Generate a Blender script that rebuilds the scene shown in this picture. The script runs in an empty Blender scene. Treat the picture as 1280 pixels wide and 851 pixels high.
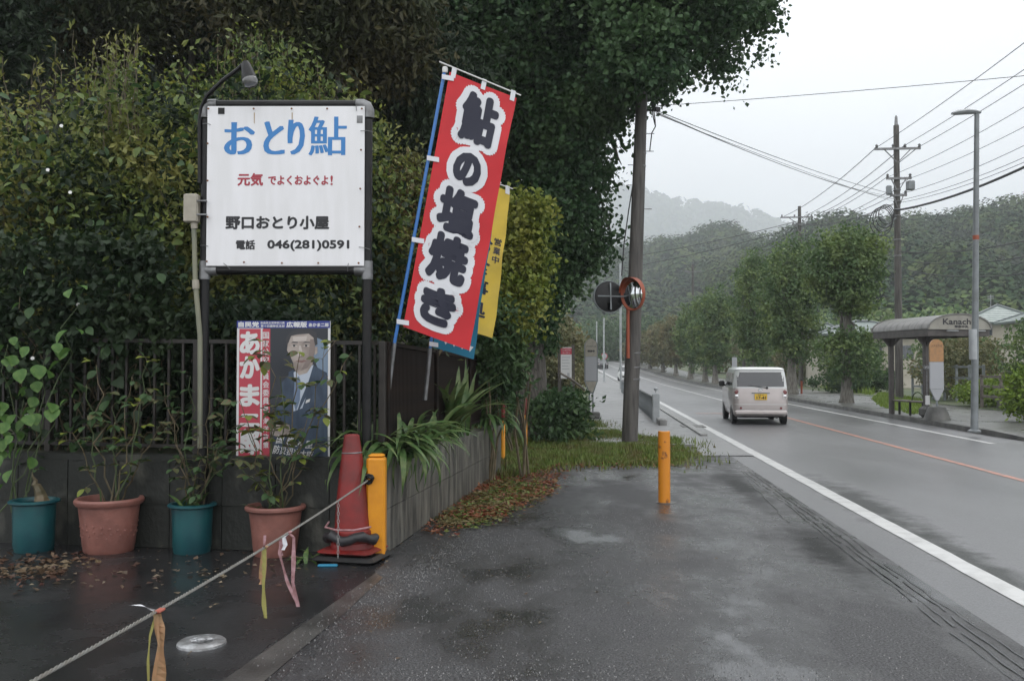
import bpy, math, random
import numpy as np
from math import sin, cos, pi, radians, sqrt, atan2
from mathutils import Vector, Matrix

sc = bpy.context.scene
col = sc.collection
random.seed(7)

# ------------------------------------------------------------------ camera, sky, sun, exposure
F_PX, CX, CY, HORIZON, EYE = 1138.0, 640.0, 425.5, 457.0, 1.6
PITCH = math.atan((HORIZON - CY) / F_PX)
cam_data = bpy.data.cameras.new('camera')
cam = bpy.data.objects.new('camera', cam_data)
col.objects.link(cam)
cam.location = (0, 0, EYE)
cam.rotation_euler = (pi / 2 + PITCH, 0, 0)
cam_data.sensor_width = 36.0
cam_data.lens = 36.0 * F_PX / 1280.0
cam_data.clip_start = 0.05
cam_data.clip_end = 9000
sc.camera = cam

world = bpy.data.worlds.new('World')
sc.world = world
world.use_nodes = True
nt = world.node_tree
bg = nt.nodes['Background']
sky = nt.nodes.new('ShaderNodeTexSky')
sky.sky_type = 'NISHITA'
sky.sun_disc = False
sky.sun_elevation = radians(50)
sky.sun_rotation = radians(150)
sky.air_density = 1.0
sky.dust_density = 6.0
hsv = nt.nodes.new('ShaderNodeHueSaturation')
hsv.inputs['Saturation'].default_value = 0.12
nt.links.new(sky.outputs[0], hsv.inputs['Color'])
tc = nt.nodes.new('ShaderNodeTexCoord')
sep = nt.nodes.new('ShaderNodeSeparateXYZ')
nt.links.new(tc.outputs['Generated'], sep.inputs[0])
ramp = nt.nodes.new('ShaderNodeValToRGB')          # overcast cloud layer, brighter towards the zenith
ramp.color_ramp.elements[0].position = 0.0
ramp.color_ramp.elements[0].color = (9.7, 9.85, 10.2, 1)
ramp.color_ramp.elements[1].position = 1.0
ramp.color_ramp.elements[1].color = (14.6, 14.8, 15.1, 1)
nt.links.new(sep.outputs['Z'], ramp.inputs[0])
cn = nt.nodes.new('ShaderNodeTexNoise')
cn.inputs['Scale'].default_value = 2.2
cn.inputs['Detail'].default_value = 4
nt.links.new(tc.outputs['Generated'], cn.inputs['Vector'])
mr = nt.nodes.new('ShaderNodeMapRange')
mr.inputs['From Min'].default_value = 0.3
mr.inputs['From Max'].default_value = 0.7
mr.inputs['To Min'].default_value = 0.93
mr.inputs['To Max'].default_value = 1.05
nt.links.new(cn.outputs['Fac'], mr.inputs['Value'])
vm = nt.nodes.new('ShaderNodeVectorMath')
vm.operation = 'SCALE'
nt.links.new(ramp.outputs[0], vm.inputs[0])
nt.links.new(mr.outputs[0], vm.inputs['Scale'])
mx = nt.nodes.new('ShaderNodeMixRGB')
mx.inputs[0].default_value = 0.88
nt.links.new(hsv.outputs[0], mx.inputs[1])
nt.links.new(vm.outputs[0], mx.inputs[2])
nt.links.new(mx.outputs[0], bg.inputs['Color'])
bg.inputs['Strength'].default_value = 0.15

sun_d = bpy.data.lights.new('sun', 'SUN')
sun_d.energy = 0.5
sun_d.angle = radians(25)
sun_d.color = (1.0, 0.97, 0.93)
sun = bpy.data.objects.new('sun', sun_d)
col.objects.link(sun)
sun.rotation_euler = (radians(40), 0, radians(150))

sc.view_settings.view_transform = 'Standard'
sc.view_settings.look = 'None'
sc.view_settings.exposure = 0.0
sc.view_settings.gamma = 1.0
sc.view_settings.use_curve_mapping = False
sc.render.engine = 'CYCLES'
sc.cycles.max_bounces = 6
sc.cycles.diffuse_bounces = 3
sc.cycles.glossy_bounces = 3
sc.cycles.transmission_bounces = 4
sc.cycles.transparent_max_bounces = 8
sc.cycles.volume_bounces = 1
sc.cycles.use_denoising = True
sc.cycles.sample_clamp_indirect = 6

# ------------------------------------------------------------------ pixel <-> place helpers
def ray(px, py):
    x, u = (px - CX) / F_PX, (CY - py) / F_PX
    return x, cos(PITCH) - u * sin(PITCH), sin(PITCH) + u * cos(PITCH)
def ground(px, py, z=0.0):
    x, y, w = ray(px, py)
    t = (z - EYE) / w
    return Vector((x * t, y * t, z))
def at(px, py, depth):
    x, y, w = ray(px, py)
    t = depth / y
    return Vector((x * t, depth, EYE + w * t))
ROAD = math.atan((740 - 640) / F_PX)
def shift(d):
    if d < 70: return 0.0
    if d < 150: return -0.0007 * (d - 70) ** 2
    return -4.48 - 0.112 * (d - 150)
def rise(d):
    if d < 70: return 0.0
    if d < 140: return 0.00035 * (d - 70) ** 2
    if d < 165: return 1.715 + 0.049 * (d - 140) - 0.00098 * (d - 140) ** 2
    return 2.33
def R(u, d, z=0.0):
    uu = u + shift(d)
    return Vector((uu * cos(ROAD) + d * sin(ROAD), d * cos(ROAD) - uu * sin(ROAD), z + rise(d)))

# ------------------------------------------------------------------ object helpers
def tag(o, label=None, cat=None, group=None, kind=None):
    if label: o['label'] = label
    if cat: o['category'] = cat
    if group: o['group'] = group
    if kind: o['kind'] = kind
    return o
def empty(name, loc=(0, 0, 0), rz=0.0, label=None, cat=None, group=None):
    o = bpy.data.objects.new(name, None)
    o.empty_display_size = 0.1
    col.objects.link(o)
    o.location = loc
    o.rotation_euler = (0, 0, rz)
    return tag(o, label, cat, group)
def copy_tree(o, parent=None):
    c = o.copy()
    col.objects.link(c)
    c.parent = parent
    for ch in o.children:
        copy_tree(ch, c)
    return c
def link_copy(o, parent, M):
    c = o.copy()
    col.objects.link(c)
    c.parent = parent
    c.matrix_local = M
    return c

class MB:
    def __init__(s): s.v = []; s.f = []; s.smooth = False
    def quad(s, a, b, c, d):
        n = len(s.v); s.v += [tuple(a), tuple(b), tuple(c), tuple(d)]; s.f.append((n, n+1, n+2, n+3)); return s
    def poly(s, pts):
        n = len(s.v); s.v += [tuple(p) for p in pts]; s.f.append(tuple(range(n, n+len(pts)))); return s
    def prism(s, pts, vec):
        """closed prism: polygon pts (3D) extruded by vec"""
        n = len(s.v); k = len(pts); vec = Vector(vec)
        s.v += [tuple(p) for p in pts] + [tuple(Vector(p) + vec) for p in pts]
        s.f.append(tuple(range(n + k - 1, n - 1, -1))); s.f.append(tuple(range(n + k, n + 2*k)))
        for i in range(k):
            j = (i+1) % k; s.f.append((n+i, n+j, n+k+j, n+k+i))
        return s
    def box(s, c, size, rz=0.0, bev=0.0, M=None):
        x, y, z = [q/2 for q in size]
        b = min(bev, x*.9, y*.9)
        if b > 0:
            ring = [(-x+b, -y), (x-b, -y), (x, -y+b), (x, y-b), (x-b, y), (-x+b, y), (-x, y-b), (-x, -y+b)]
            ring2 = [(p[0]*(x-b)/x, p[1]*(y-b)/y) for p in ring]
            bz = min(b, z*.9)
            rings = [[(p[0], p[1], -z+bz) for p in ring], [(p[0], p[1], z-bz) for p in ring]]
            rings = [[(p[0], p[1], -z) for p in ring2]] + rings + [[(p[0], p[1], z) for p in ring2]]
        else:
            r = [(-x, -y), (x, -y), (x, y), (-x, y)]
            rings = [[(p[0], p[1], -z) for p in r], [(p[0], p[1], z) for p in r]]
        n = len(s.v); k = len(rings[0]); cr, sr = cos(rz), sin(rz)
        for rg in rings:
            for p in rg:
                q = Vector((p[0]*cr - p[1]*sr, p[0]*sr + p[1]*cr, p[2]))
                if M is not None: q = M @ q
                s.v.append(tuple(q + Vector(c)))
        s.f.append(tuple(range(n+k-1, n-1, -1)))
        for a in range(len(rings)-1):
            for i in range(k):
                j = (i+1) % k; s.f.append((n+a*k+i, n+a*k+j, n+(a+1)*k+j, n+(a+1)*k+i))
        s.f.append(tuple(range(n+(len(rings)-1)*k, n+len(rings)*k)))
        return s
    def tube(s, path, r, sides=8, cap=True):
        P = [Vector(p) for p in path]
        rs = r if isinstance(r, (list, tuple)) else [r]*len(P)
        n = len(s.v); up = None
        for i, p in enumerate(P):
            t = (P[min(i+1, len(P)-1)] - P[max(i-1, 0)])
            t = t.normalized() if t.length > 1e-9 else Vector((0, 0, 1))
            if up is None:
                up = Vector((0, 0, 1)) if abs(t.z) < .9 else Vector((1, 0, 0))
            a = (up - t * up.dot(t)).normalized(); b = t.cross(a); up = a
            for k in range(sides):
                th = 2*pi*k/sides
                s.v.append(tuple(p + (a*cos(th) + b*sin(th))*rs[i]))
        for i in range(len(P)-1):
            for k in range(sides):
                j = (k+1) % sides
                s.f.append((n+i*sides+k, n+i*sides+j, n+(i+1)*sides+j, n+(i+1)*sides+k))
        if cap:
            s.f.append(tuple(range(n+sides-1, n-1, -1)))
            m = n+(len(P)-1)*sides
            s.f.append(tuple(range(m, m+sides)))
        s.smooth = sides >= 8 or s.smooth
        return s
    def bar(s, a, b, w, h=None):
        a, b = Vector(a), Vector(b); h = h or w
        t = (b-a).normalized(); up = Vector((0, 0, 1)) if abs(t.z) < .95 else Vector((0, 1, 0))
        x = t.cross(up).normalized()*w/2; y = x.cross(t).normalized()*h/2
        return s.prism([a-x-y, a+x-y, a+x+y, a-x+y], b-a)
    def lathe(s, prof, c=(0, 0, 0), sides=24, M=None, close=False):
        n = len(s.v); c = Vector(c)
        for (r, z) in prof:
            for k in range(sides):
                th = 2*pi*k/sides
                q = Vector((r*cos(th), r*sin(th), z))
                if M is not None: q = M @ q
                s.v.append(tuple(q + c))
        for i in range(len(prof)-1):
            for k in range(sides):
                j = (k+1) % sides
                s.f.append((n+i*sides+k, n+i*sides+j, n+(i+1)*sides+j, n+(i+1)*sides+k))
        if prof[0][0] > 1e-5: s.f.append(tuple(range(n+sides-1, n-1, -1)))
        if prof[-1][0] > 1e-5: s.f.append(tuple(range(n+(len(prof)-1)*sides, n+len(prof)*sides)))
        s.smooth = True
        return s
    def build(s, name, mat, parent=None, smooth=None):
        me = bpy.data.meshes.new(name)
        me.from_pydata(s.v, [], s.f)
        if mat: me.materials.append(mat)
        if smooth is None: smooth = s.smooth
        if smooth:
            me.polygons.foreach_set('use_smooth', [True]*len(me.polygons))
            try: me.set_sharp_from_angle(angle=radians(38))
            except Exception: pass
        me.update()
        o = bpy.data.objects.new(name, me)
        col.objects.link(o)
        o.parent = parent
        return o

def np_mesh(name, V, F, mat, parent=None, smooth=False):
    """V (n,3) float, F (m,k) int"""
    me = bpy.data.meshes.new(name)
    k = F.shape[1]
    me.vertices.add(len(V)); me.vertices.foreach_set('co', np.ascontiguousarray(V, dtype=np.float32).ravel())
    me.loops.add(F.size); me.loops.foreach_set('vertex_index', np.ascontiguousarray(F, dtype=np.int32).ravel())
    me.polygons.add(len(F)); me.polygons.foreach_set('loop_start', np.arange(0, F.size, k, dtype=np.int32))
    me.polygons.foreach_set('use_smooth', np.full(len(F), smooth))
    me.update(calc_edges=True)
    if mat: me.materials.append(mat)
    o = bpy.data.objects.new(name, me)
    col.objects.link(o)
    o.parent = parent
    return o

# ------------------------------------------------------------------ materials
def lin(h):
    v = [int(h[i:i+2], 16)/255 for i in (0, 2, 4)]
    return tuple(((c+.055)/1.055)**2.4 if c > .04045 else c/12.92 for c in v)
def mat(name, c, rough=.5, metal=0.0, c2=None, scale=6.0, detail=4, lo=.38, hi=.62, bump=0.0, bscale=60.0, coat=0.0,
        rough2=None, spec=.5, stretch=None, streak=None, alpha=None, objspace=True):
    m = bpy.data.materials.new(name); m.use_nodes = True
    t = m.node_tree; b = t.nodes['Principled BSDF']
    b.inputs['Base Color'].default_value = (*c, 1)
    b.inputs['Roughness'].default_value = rough
    b.inputs['Metallic'].default_value = metal
    b.inputs['Coat Weight'].default_value = coat
    b.inputs['Coat Roughness'].default_value = .08
    b.inputs['Specular IOR Level'].default_value = spec
    tcn = t.nodes.new('ShaderNodeTexCoord')
    vec = tcn.outputs['Object']
    if stretch:
        mp = t.nodes.new('ShaderNodeMapping'); mp.inputs['Scale'].default_value = stretch
        t.links.new(vec, mp.inputs['Vector']); vec = mp.outputs[0]
    if c2 is not None:
        n = t.nodes.new('ShaderNodeTexNoise'); n.inputs['Scale'].default_value = scale; n.inputs['Detail'].default_value = detail
        t.links.new(vec, n.inputs['Vector'])
        r = t.nodes.new('ShaderNodeValToRGB')
        r.color_ramp.elements[0].position = lo; r.color_ramp.elements[0].color = (*c, 1)
        r.color_ramp.elements[1].position = hi; r.color_ramp.elements[1].color = (*c2, 1)
        t.links.new(n.outputs['Fac'], r.inputs[0]); t.links.new(r.outputs[0], b.inputs['Base Color'])
        if rough2 is not None:
            rr = t.nodes.new('ShaderNodeMapRange')
            rr.inputs['From Min'].default_value = lo; rr.inputs['From Max'].default_value = hi
            rr.inputs['To Min'].default_value = rough; rr.inputs['To Max'].default_value = rough2
            t.links.new(n.outputs['Fac'], rr.inputs['Value']); t.links.new(rr.outputs[0], b.inputs['Roughness'])
    if bump:
        n2 = t.nodes.new('ShaderNodeTexNoise'); n2.inputs['Scale'].default_value = bscale; n2.inputs['Detail'].default_value = 3
        t.links.new(tcn.outputs['Object'] if not stretch else vec, n2.inputs['Vector'])
        bp = t.nodes.new('ShaderNodeBump'); bp.inputs['Strength'].default_value = bump; bp.inputs['Distance'].default_value = .02
        t.links.new(n2.outputs['Fac'], bp.inputs['Height']); t.links.new(bp.outputs[0], b.inputs['Normal'])
    return m
def fol(name, a, b_, c, clump=1.2, rough=.45, trans=.25):
    """leaf material: a, b_ mixed leaf by leaf, c (young or dry leaves) in clumps"""
    m = bpy.data.materials.new(name); m.use_nodes = True
    t = m.node_tree; b = t.nodes['Principled BSDF']
    g = t.nodes.new('ShaderNodeNewGeometry')
    m1 = t.nodes.new('ShaderNodeMixRGB'); m1.inputs[1].default_value = (*a, 1); m1.inputs[2].default_value = (*b_, 1)
    t.links.new(g.outputs['Random Per Island'], m1.inputs[0])
    tcn = t.nodes.new('ShaderNodeTexCoord')
    n = t.nodes.new('ShaderNodeTexNoise'); n.inputs['Scale'].default_value = clump; n.inputs['Detail'].default_value = 3
    t.links.new(tcn.outputs['Object'], n.inputs['Vector'])
    r = t.nodes.new('ShaderNodeMapRange'); r.inputs['From Min'].default_value = .46; r.inputs['From Max'].default_value = .66
    t.links.new(n.outputs['Fac'], r.inputs['Value'])
    m2 = t.nodes.new('ShaderNodeMixRGB'); m2.inputs[2].default_value = (*c, 1)
    t.links.new(m1.outputs[0], m2.inputs[1]); t.links.new(r.outputs[0], m2.inputs[0])
    t.links.new(m2.outputs[0], b.inputs['Base Color'])
    b.inputs['Roughness'].default_value = rough+.07; b.inputs['Specular IOR Level'].default_value = .32 if trans > 0 else .05
    if trans > 0:
        tr = t.nodes.new('ShaderNodeBsdfTranslucent'); t.links.new(m2.outputs[0], tr.inputs['Color'])
        ms = t.nodes.new('ShaderNodeMixShader'); ms.inputs[0].default_value = trans
        t.links.new(b.outputs[0], ms.inputs[1]); t.links.new(tr.outputs[0], ms.inputs[2])
        t.links.new(ms.outputs[0], t.nodes['Material Output'].inputs['Surface'])
    return m
def asphalt(name, c, c2, wet_lo, wet_hi, patch=.5, bump=.35, stretch=(1, 1, 1), dk=.55, rlo=.42, rhi=.10, slo=.5, stains=()):
    """wet asphalt: aggregate bump that drowns where water films lie (large noise), gloss follows the water"""
    m = bpy.data.materials.new(name); m.use_nodes = True; stain_masks = []
    t = m.node_tree; b = t.nodes['Principled BSDF']; L = t.links.new
    tcn = t.nodes.new('ShaderNodeTexCoord')
    mp = t.nodes.new('ShaderNodeMapping'); mp.inputs['Scale'].default_value = stretch; L(tcn.outputs['Object'], mp.inputs['Vector'])
    big = t.nodes.new('ShaderNodeTexNoise'); big.inputs['Scale'].default_value = patch; big.inputs['Detail'].default_value = 6
    big.inputs['Roughness'].default_value = .6
    L(mp.outputs[0], big.inputs['Vector'])
    fine = t.nodes.new('ShaderNodeTexNoise'); fine.inputs['Scale'].default_value = 70; fine.inputs['Detail'].default_value = 5; fine.inputs['Roughness'].default_value = .75
    L(tcn.outputs['Object'], fine.inputs['Vector'])
    vor = t.nodes.new('ShaderNodeTexNoise'); vor.inputs['Scale'].default_value = 95; vor.inputs['Detail'].default_value = 3; L(tcn.outputs['Object'], vor.inputs['Vector'])
    wet = t.nodes.new('ShaderNodeMapRange'); wet.inputs['From Min'].default_value = wet_lo; wet.inputs['From Max'].default_value = wet_hi
    L(big.outputs['Fac'], wet.inputs['Value'])
    r = t.nodes.new('ShaderNodeValToRGB')
    r.color_ramp.elements[0].position = .38; r.color_ramp.elements[0].color = (*c, 1)
    r.color_ramp.elements[1].position = .66; r.color_ramp.elements[1].color = (*c2, 1)
    L(fine.outputs['Fac'], r.inputs[0])
    dark = t.nodes.new('ShaderNodeMixRGB'); dark.blend_type = 'MULTIPLY'; dark.inputs[2].default_value = (dk, dk, dk, 1)
    L(wet.outputs[0], dark.inputs[0]); L(r.outputs[0], dark.inputs[1]); last = dark.outputs[0]
    # soaked, silted stains with a shape of their own: (x, y, half length, half width, heading, darkness)
    for (sx_, sy_, la, lb_, ang, dkk) in stains:
        m3 = t.nodes.new('ShaderNodeMapping'); m3.vector_type = 'TEXTURE'
        m3.inputs['Location'].default_value = (sx_, sy_, 0); m3.inputs['Rotation'].default_value = (0, 0, ang); m3.inputs['Scale'].default_value = (lb_, la, 1)
        nn_ = t.nodes.new('ShaderNodeTexNoise'); nn_.inputs['Scale'].default_value = 2.6; nn_.inputs['Detail'].default_value = 7; nn_.inputs['Roughness'].default_value = .7
        L(tcn.outputs['Object'], nn_.inputs['Vector']); L(tcn.outputs['Object'], m3.inputs['Vector'])
        ln = t.nodes.new('ShaderNodeVectorMath'); ln.operation = 'LENGTH'; L(m3.outputs[0], ln.inputs[0])
        ad = t.nodes.new('ShaderNodeMath'); ad.operation = 'MULTIPLY_ADD'; ad.inputs[1].default_value = 1.9; L(nn_.outputs['Fac'], ad.inputs[0]); L(ln.outputs['Value'], ad.inputs[2])
        mk_ = t.nodes.new('ShaderNodeMapRange'); mk_.inputs['From Min'].default_value = 2.05; mk_.inputs['From Max'].default_value = 1.2; L(ad.outputs[0], mk_.inputs['Value'])
        mm = t.nodes.new('ShaderNodeMixRGB'); mm.blend_type = 'MULTIPLY'; mm.inputs[2].default_value = (dkk, dkk*1.05, dkk, 1)
        L(mk_.outputs[0], mm.inputs[0]); L(last, mm.inputs[1]); last = mm.outputs[0]
        stain_masks.append(mk_.outputs[0])
    L(last, b.inputs['Base Color'])
    ro = t.nodes.new('ShaderNodeMapRange'); ro.inputs['To Min'].default_value = rlo; ro.inputs['To Max'].default_value = rhi
    L(wet.outputs[0], ro.inputs['Value']); rlast = ro.outputs[0]
    for mk_ in stain_masks:
        mf = t.nodes.new('ShaderNodeMix'); mf.inputs[3].default_value = .62; L(mk_, mf.inputs[0]); L(rlast, mf.inputs[2]); rlast = mf.outputs[0]
    L(rlast, b.inputs['Roughness'])
    sp = t.nodes.new('ShaderNodeMapRange'); sp.inputs['To Min'].default_value = slo; sp.inputs['To Max'].default_value = .55
    L(wet.outputs[0], sp.inputs['Value']); slast = sp.outputs[0]
    for mk_ in stain_masks:
        mf = t.nodes.new('ShaderNodeMix'); mf.inputs[3].default_value = .20; L(mk_, mf.inputs[0]); L(slast, mf.inputs[2]); slast = mf.outputs[0]
    L(slast, b.inputs['Specular IOR Level'])
    inv = t.nodes.new('ShaderNodeMapRange'); inv.inputs['To Min'].default_value = bump; inv.inputs['To Max'].default_value = bump*.12
    L(wet.outputs[0], inv.inputs['Value'])
    bp = t.nodes.new('ShaderNodeBump'); bp.inputs['Distance'].default_value = .009
    L(inv.outputs[0], bp.inputs['Strength']); L(vor.outputs['Fac'], bp.inputs['Height'])
    med = t.nodes.new('ShaderNodeTexNoise'); med.inputs['Scale'].default_value = 2.5; med.inputs['Detail'].default_value = 2
    L(tcn.outputs['Object'], med.inputs['Vector'])
    bp2 = t.nodes.new('ShaderNodeBump'); bp2.inputs['Distance'].default_value = .03; bp2.inputs['Strength'].default_value = .06
    L(med.outputs['Fac'], bp2.inputs['Height']); L(bp.outputs[0], bp2.inputs['Normal'])
    L(bp2.outputs[0], b.inputs['Normal'])
    return m
M = {}
M['lot'] = asphalt('wet_lot_asphalt', (.013, .013, .014), (.125, .125, .128), .40, .62, 1.1, .8, dk=.5, rlo=.55, rhi=.12, slo=.22, stretch=(1, .6, 1), stains=((2.72, 8.0, 1.5, .26, -.10, .3), (3.05, 12.2, 2.2, .3, -.10, .5), (3.5, 17, 2.5, .5, -.09, .4)))
M['lot_wet'] = asphalt('soaked_lot_asphalt', (.012, .012, .013), (.045, .045, .046), .36, .62, .9, .35, rlo=.40, rhi=.12, slo=.3)
M['road'] = asphalt('wet_road_asphalt', (.085, .085, .088), (.17, .17, .175), .30, .75, .35, .22, stretch=(1, .35, 1), dk=.85, rlo=.44, rhi=.28, slo=.8, stains=((4.1, 10.6, 3.0, .36, -.10, .5), (3.75, 7.4, 2.2, .25, -.09, .6)))
M['pave'] = asphalt('wet_pavement', (.14, .14, .14), (.25, .25, .245), .35, .7, .8, .2, dk=.85, rlo=.45, rhi=.25)
M['walk'] = asphalt('grey_walk', (.07, .072, .066), (.14, .14, .13), .4, .7, .8, .2, dk=.8, rlo=.4, rhi=.2)
M['soil'] = mat('soil', (.03, .03, .014), .7, c2=(.06, .07, .025), scale=9, bump=.6, bscale=30)
M['field'] = mat('field_grass', (.045, .075, .025), .8, c2=(.09, .10, .05), scale=.3, bump=.5, bscale=6)
M['concrete'] = mat('stained_concrete', (.038, .037, .033), .5, c2=(.17, .16, .135), scale=3.0, stretch=(3.5, 3.5, .5), detail=7, lo=.4, hi=.68, bump=.35, bscale=18)
M['concrete_dark'] = mat('mossy_concrete', (.010, .012, .009), .6, c2=(.085, .085, .07), scale=2.6, stretch=(1.6, 1.6, 1.0), detail=9, lo=.52, hi=.74, bump=.4, bscale=18)
M['kerb'] = mat('kerb_stone', (.14, .14, .135), .45, c2=(.28, .28, .27), scale=2.5, detail=6, bump=.2)
M['kerb_dark'] = mat('dark_kerb_stone', (.05, .05, .047), .5, c2=(.11, .11, .10), scale=2.5, detail=6, bump=.3)
M['white_line'] = mat('road_paint_white', (.55, .55, .54), .35, c2=(.36, .36, .35), scale=5, detail=8, lo=.45, hi=.75, bump=.15, bscale=80)
M['orange_line'] = mat('road_paint_orange', (.50, .20, .13), .4, c2=(.30, .17, .14), scale=6, detail=8, bump=.15)
M['black'] = mat('black_pipe', (.005, .005, .006), .4, c2=(.010, .010, .010), scale=8, spec=.3)
M['steel'] = mat('galvanised_steel', (.22, .225, .23), .42, metal=.6, c2=(.13, .13, .13), scale=12)
M['grey_paint'] = mat('grey_paint', (.20, .22, .23), .4, c2=(.15, .165, .17), scale=4)
M['pale_pole'] = mat('pale_pole', (.38, .40, .41), .4, c2=(.30, .32, .33), scale=4)
M['sign_white'] = mat('sign_white', (.76, .76, .78), .32, c2=(.70, .70, .71), scale=2, stretch=(4, 4, .6))
M['blue'] = mat('sign_blue', (.03, .19, .48), .4)
M['darkred'] = mat('sign_red', (.34, .03, .05), .4)
M['ink'] = mat('ink_black', (.012, .012, .016), .4)
M['navy'] = mat('ink_navy', (.010, .012, .030), .6)
M['banner_red'] = mat('banner_red', (.56, .018, .025), .65, c2=(.44, .014, .02), scale=3, lo=.3, hi=.8)
M['banner_white'] = mat('banner_white', (.66, .67, .70), .65)
M['banner_yellow'] = mat('banner_yellow', (.62, .44, .05), .65, c2=(.5, .36, .05), scale=3)
M['banner_cyan'] = mat('banner_cyan', (.01, .16, .27), .65)
M['pole_blue'] = mat('pole_blue', (.02, .14, .42), .35, coat=.3)
M['white_plastic'] = mat('white_plastic', (.62, .62, .60), .4)
M['rust'] = mat('rust', (.16, .06, .02), .7)
M['fence_brown'] = mat('fence_brown', (.006, .004, .0035), .7, c2=(.018, .011, .008), scale=6, spec=.12)
M['fence_bronze'] = mat('fence_bronze', (.010, .008, .007), .5, c2=(.02, .016, .012), scale=6)
M['cone'] = mat('cone_red', (.20, .013, .011), .45, c2=(.09, .012, .010), scale=5, detail=6, lo=.42, hi=.7, bump=.1, bscale=20)
M['post_yellow'] = mat('post_yellow', (.66, .27, .008), .45, c2=(.55, .21, .01), scale=7, detail=6, lo=.4, hi=.75, bump=.1, bscale=30)
M['bollard'] = mat('bollard_orange', (.60, .22, .012), .45, c2=(.16, .05, .01), scale=9, detail=8, lo=.60, hi=.66, bump=.1, bscale=30)
M['terracotta'] = mat('terracotta_plastic', (.25, .105, .083), .5, c2=(.18, .075, .06), scale=5, bump=.25, bscale=26)
M['pot_teal'] = mat('pot_teal', (.007, .075, .082), .4, c2=(.006, .05, .062), scale=5)
M['rope'] = mat('rope', (.19, .19, .175), .7, c2=(.16, .15, .13), scale=20)
M['ribbon_pink'] = mat('ribbon_pink', (.42, .25, .27), .5, c2=(.25, .12, .12), scale=18)
M['ribbon_orange'] = mat('ribbon_orange', (.36, .20, .10), .6, c2=(.24, .16, .08), scale=14)
M['ribbon_yellow'] = mat('ribbon_yellow', (.27, .25, .07), .6)
M['rubber'] = mat('rubber', (.012, .012, .012), .5)
M['bark'] = mat('bark', (.035, .030, .024), .75, c2=(.10, .09, .075), scale=6, stretch=(5, 5, .8), bump=1.0, bscale=9, detail=8)
M['bark_pale'] = mat('bark_pale', (.09, .082, .068), .75, c2=(.19, .18, .155), scale=5, stretch=(4, 4, .8), bump=.8, bscale=10)
M['stem'] = mat('stem', (.07, .06, .03), .6, c2=(.12, .09, .05), scale=12)
M['stem_green'] = mat('stem_green', (.05, .075, .025), .6)
M['pole_concrete'] = mat('pole_concrete', (.045, .041, .037), .65, c2=(.095, .088, .08), scale=3, stretch=(5, 5, .5), detail=8, bump=.2, bscale=40)
M['van_body'] = mat('van_beige', (.47, .425, .41), .3, metal=.3, c2=(.44, .395, .38), scale=2, coat=.7)
M['van_white'] = mat('van_white', (.62, .64, .63), .3, coat=.6)
M['glass_dark'] = mat('glass_dark', (.02, .024, .028), .06, coat=.5, spec=.8)
M['lamp_red'] = mat('lamp_red', (.16, .02, .02), .15, coat=.8)
M['lamp_clear'] = mat('lamp_clear', (.45, .42, .40), .15, coat=.8)
M['plate_yellow'] = mat('plate_yellow', (.72, .46, .04), .4)
M['chrome'] = mat('chrome', (.6, .6, .6), .15, metal=1)
M['mirror'] = mat('mirror_glass', (.82, .83, .84), .02, metal=1)
M['mirror_orange'] = mat('mirror_orange', (.27, .06, .025), .5, c2=(.30, .07, .03), scale=6)
M['tile'] = mat('roof_tile', (.20, .24, .225), .4, c2=(.27, .31, .295), scale=3)
M['tile_dark'] = mat('roof_ridge', (.10, .12, .12), .4)
M['plaster'] = mat('plaster', (.46, .43, .36), .8, c2=(.38, .35, .29), scale=1.5)
M['window'] = mat('window_glass', (.05, .06, .07), .1, coat=.4)
M['shelter_brown'] = mat('shelter_brown', (.055, .048, .045), .45, c2=(.08, .07, .065), scale=5)
M['shelter_roof'] = mat('shelter_roof', (.13, .128, .12), .35, c2=(.19, .185, .175), scale=4)
M['wood'] = mat('weathered_wood', (.10, .085, .07), .7, c2=(.17, .15, .13), scale=4, stretch=(1, 1, 6))
M['sack'] = mat('weight_black', (.02, .02, .022), .5, bump=.5, bscale=14)
# foliage
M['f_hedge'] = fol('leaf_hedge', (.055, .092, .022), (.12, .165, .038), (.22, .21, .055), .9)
M['f_hedge_shade'] = fol('leaf_hedge_shade', (.010, .024, .010), (.022, .042, .016), (.03, .05, .018), .9)  # darker leaves low down: shade under the trees put into the colour
M['f_big'] = fol('leaf_ginkgo', (.018, .050, .020), (.048, .10, .036), (.07, .125, .045), .8)
M['f_dark'] = fol('leaf_dark', (.012, .025, .012), (.028, .048, .020), (.03, .05, .02), .6)
M['f_brown'] = fol('leaf_cedar', (.032, .031, .011), (.072, .063, .022), (.04, .054, .02), .7)
M['f_yellow'] = fol('leaf_yellowgreen', (.09, .135, .02), (.19, .225, .035), (.21, .21, .04), 1.5)
M['f_olive'] = fol('leaf_olive', (.055, .07, .022), (.12, .115, .035), (.15, .095, .04), 1.5)
M['f_street'] = fol('leaf_street', (.065, .12, .048), (.115, .18, .065), (.17, .23, .07), .9)
M['f_street_brown'] = fol('leaf_street_brown', (.11, .125, .055), (.17, .17, .08), (.19, .16, .075), .8)
M['f_shrub'] = fol('leaf_shrub', (.025, .058, .022), (.055, .105, .038), (.07, .12, .04), 1.3)
M['f_bright'] = fol('leaf_bright', (.11, .19, .02), (.19, .27, .03), (.17, .24, .05), 2)
M['f_hill'] = fol('leaf_hill', (.026, .052, .024), (.040, .072, .031), (.095, .125, .045), .09, trans=0, rough=.9)
M['f_hill_dark'] = fol('leaf_hill_dark', (.012, .030, .018), (.018, .040, .022), (.03, .055, .025), .12, trans=0, rough=.9)
M['f_blade'] = fol('leaf_blade', (.030, .075, .022), (.075, .14, .04), (.15, .19, .07), 6, rough=.3)
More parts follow.
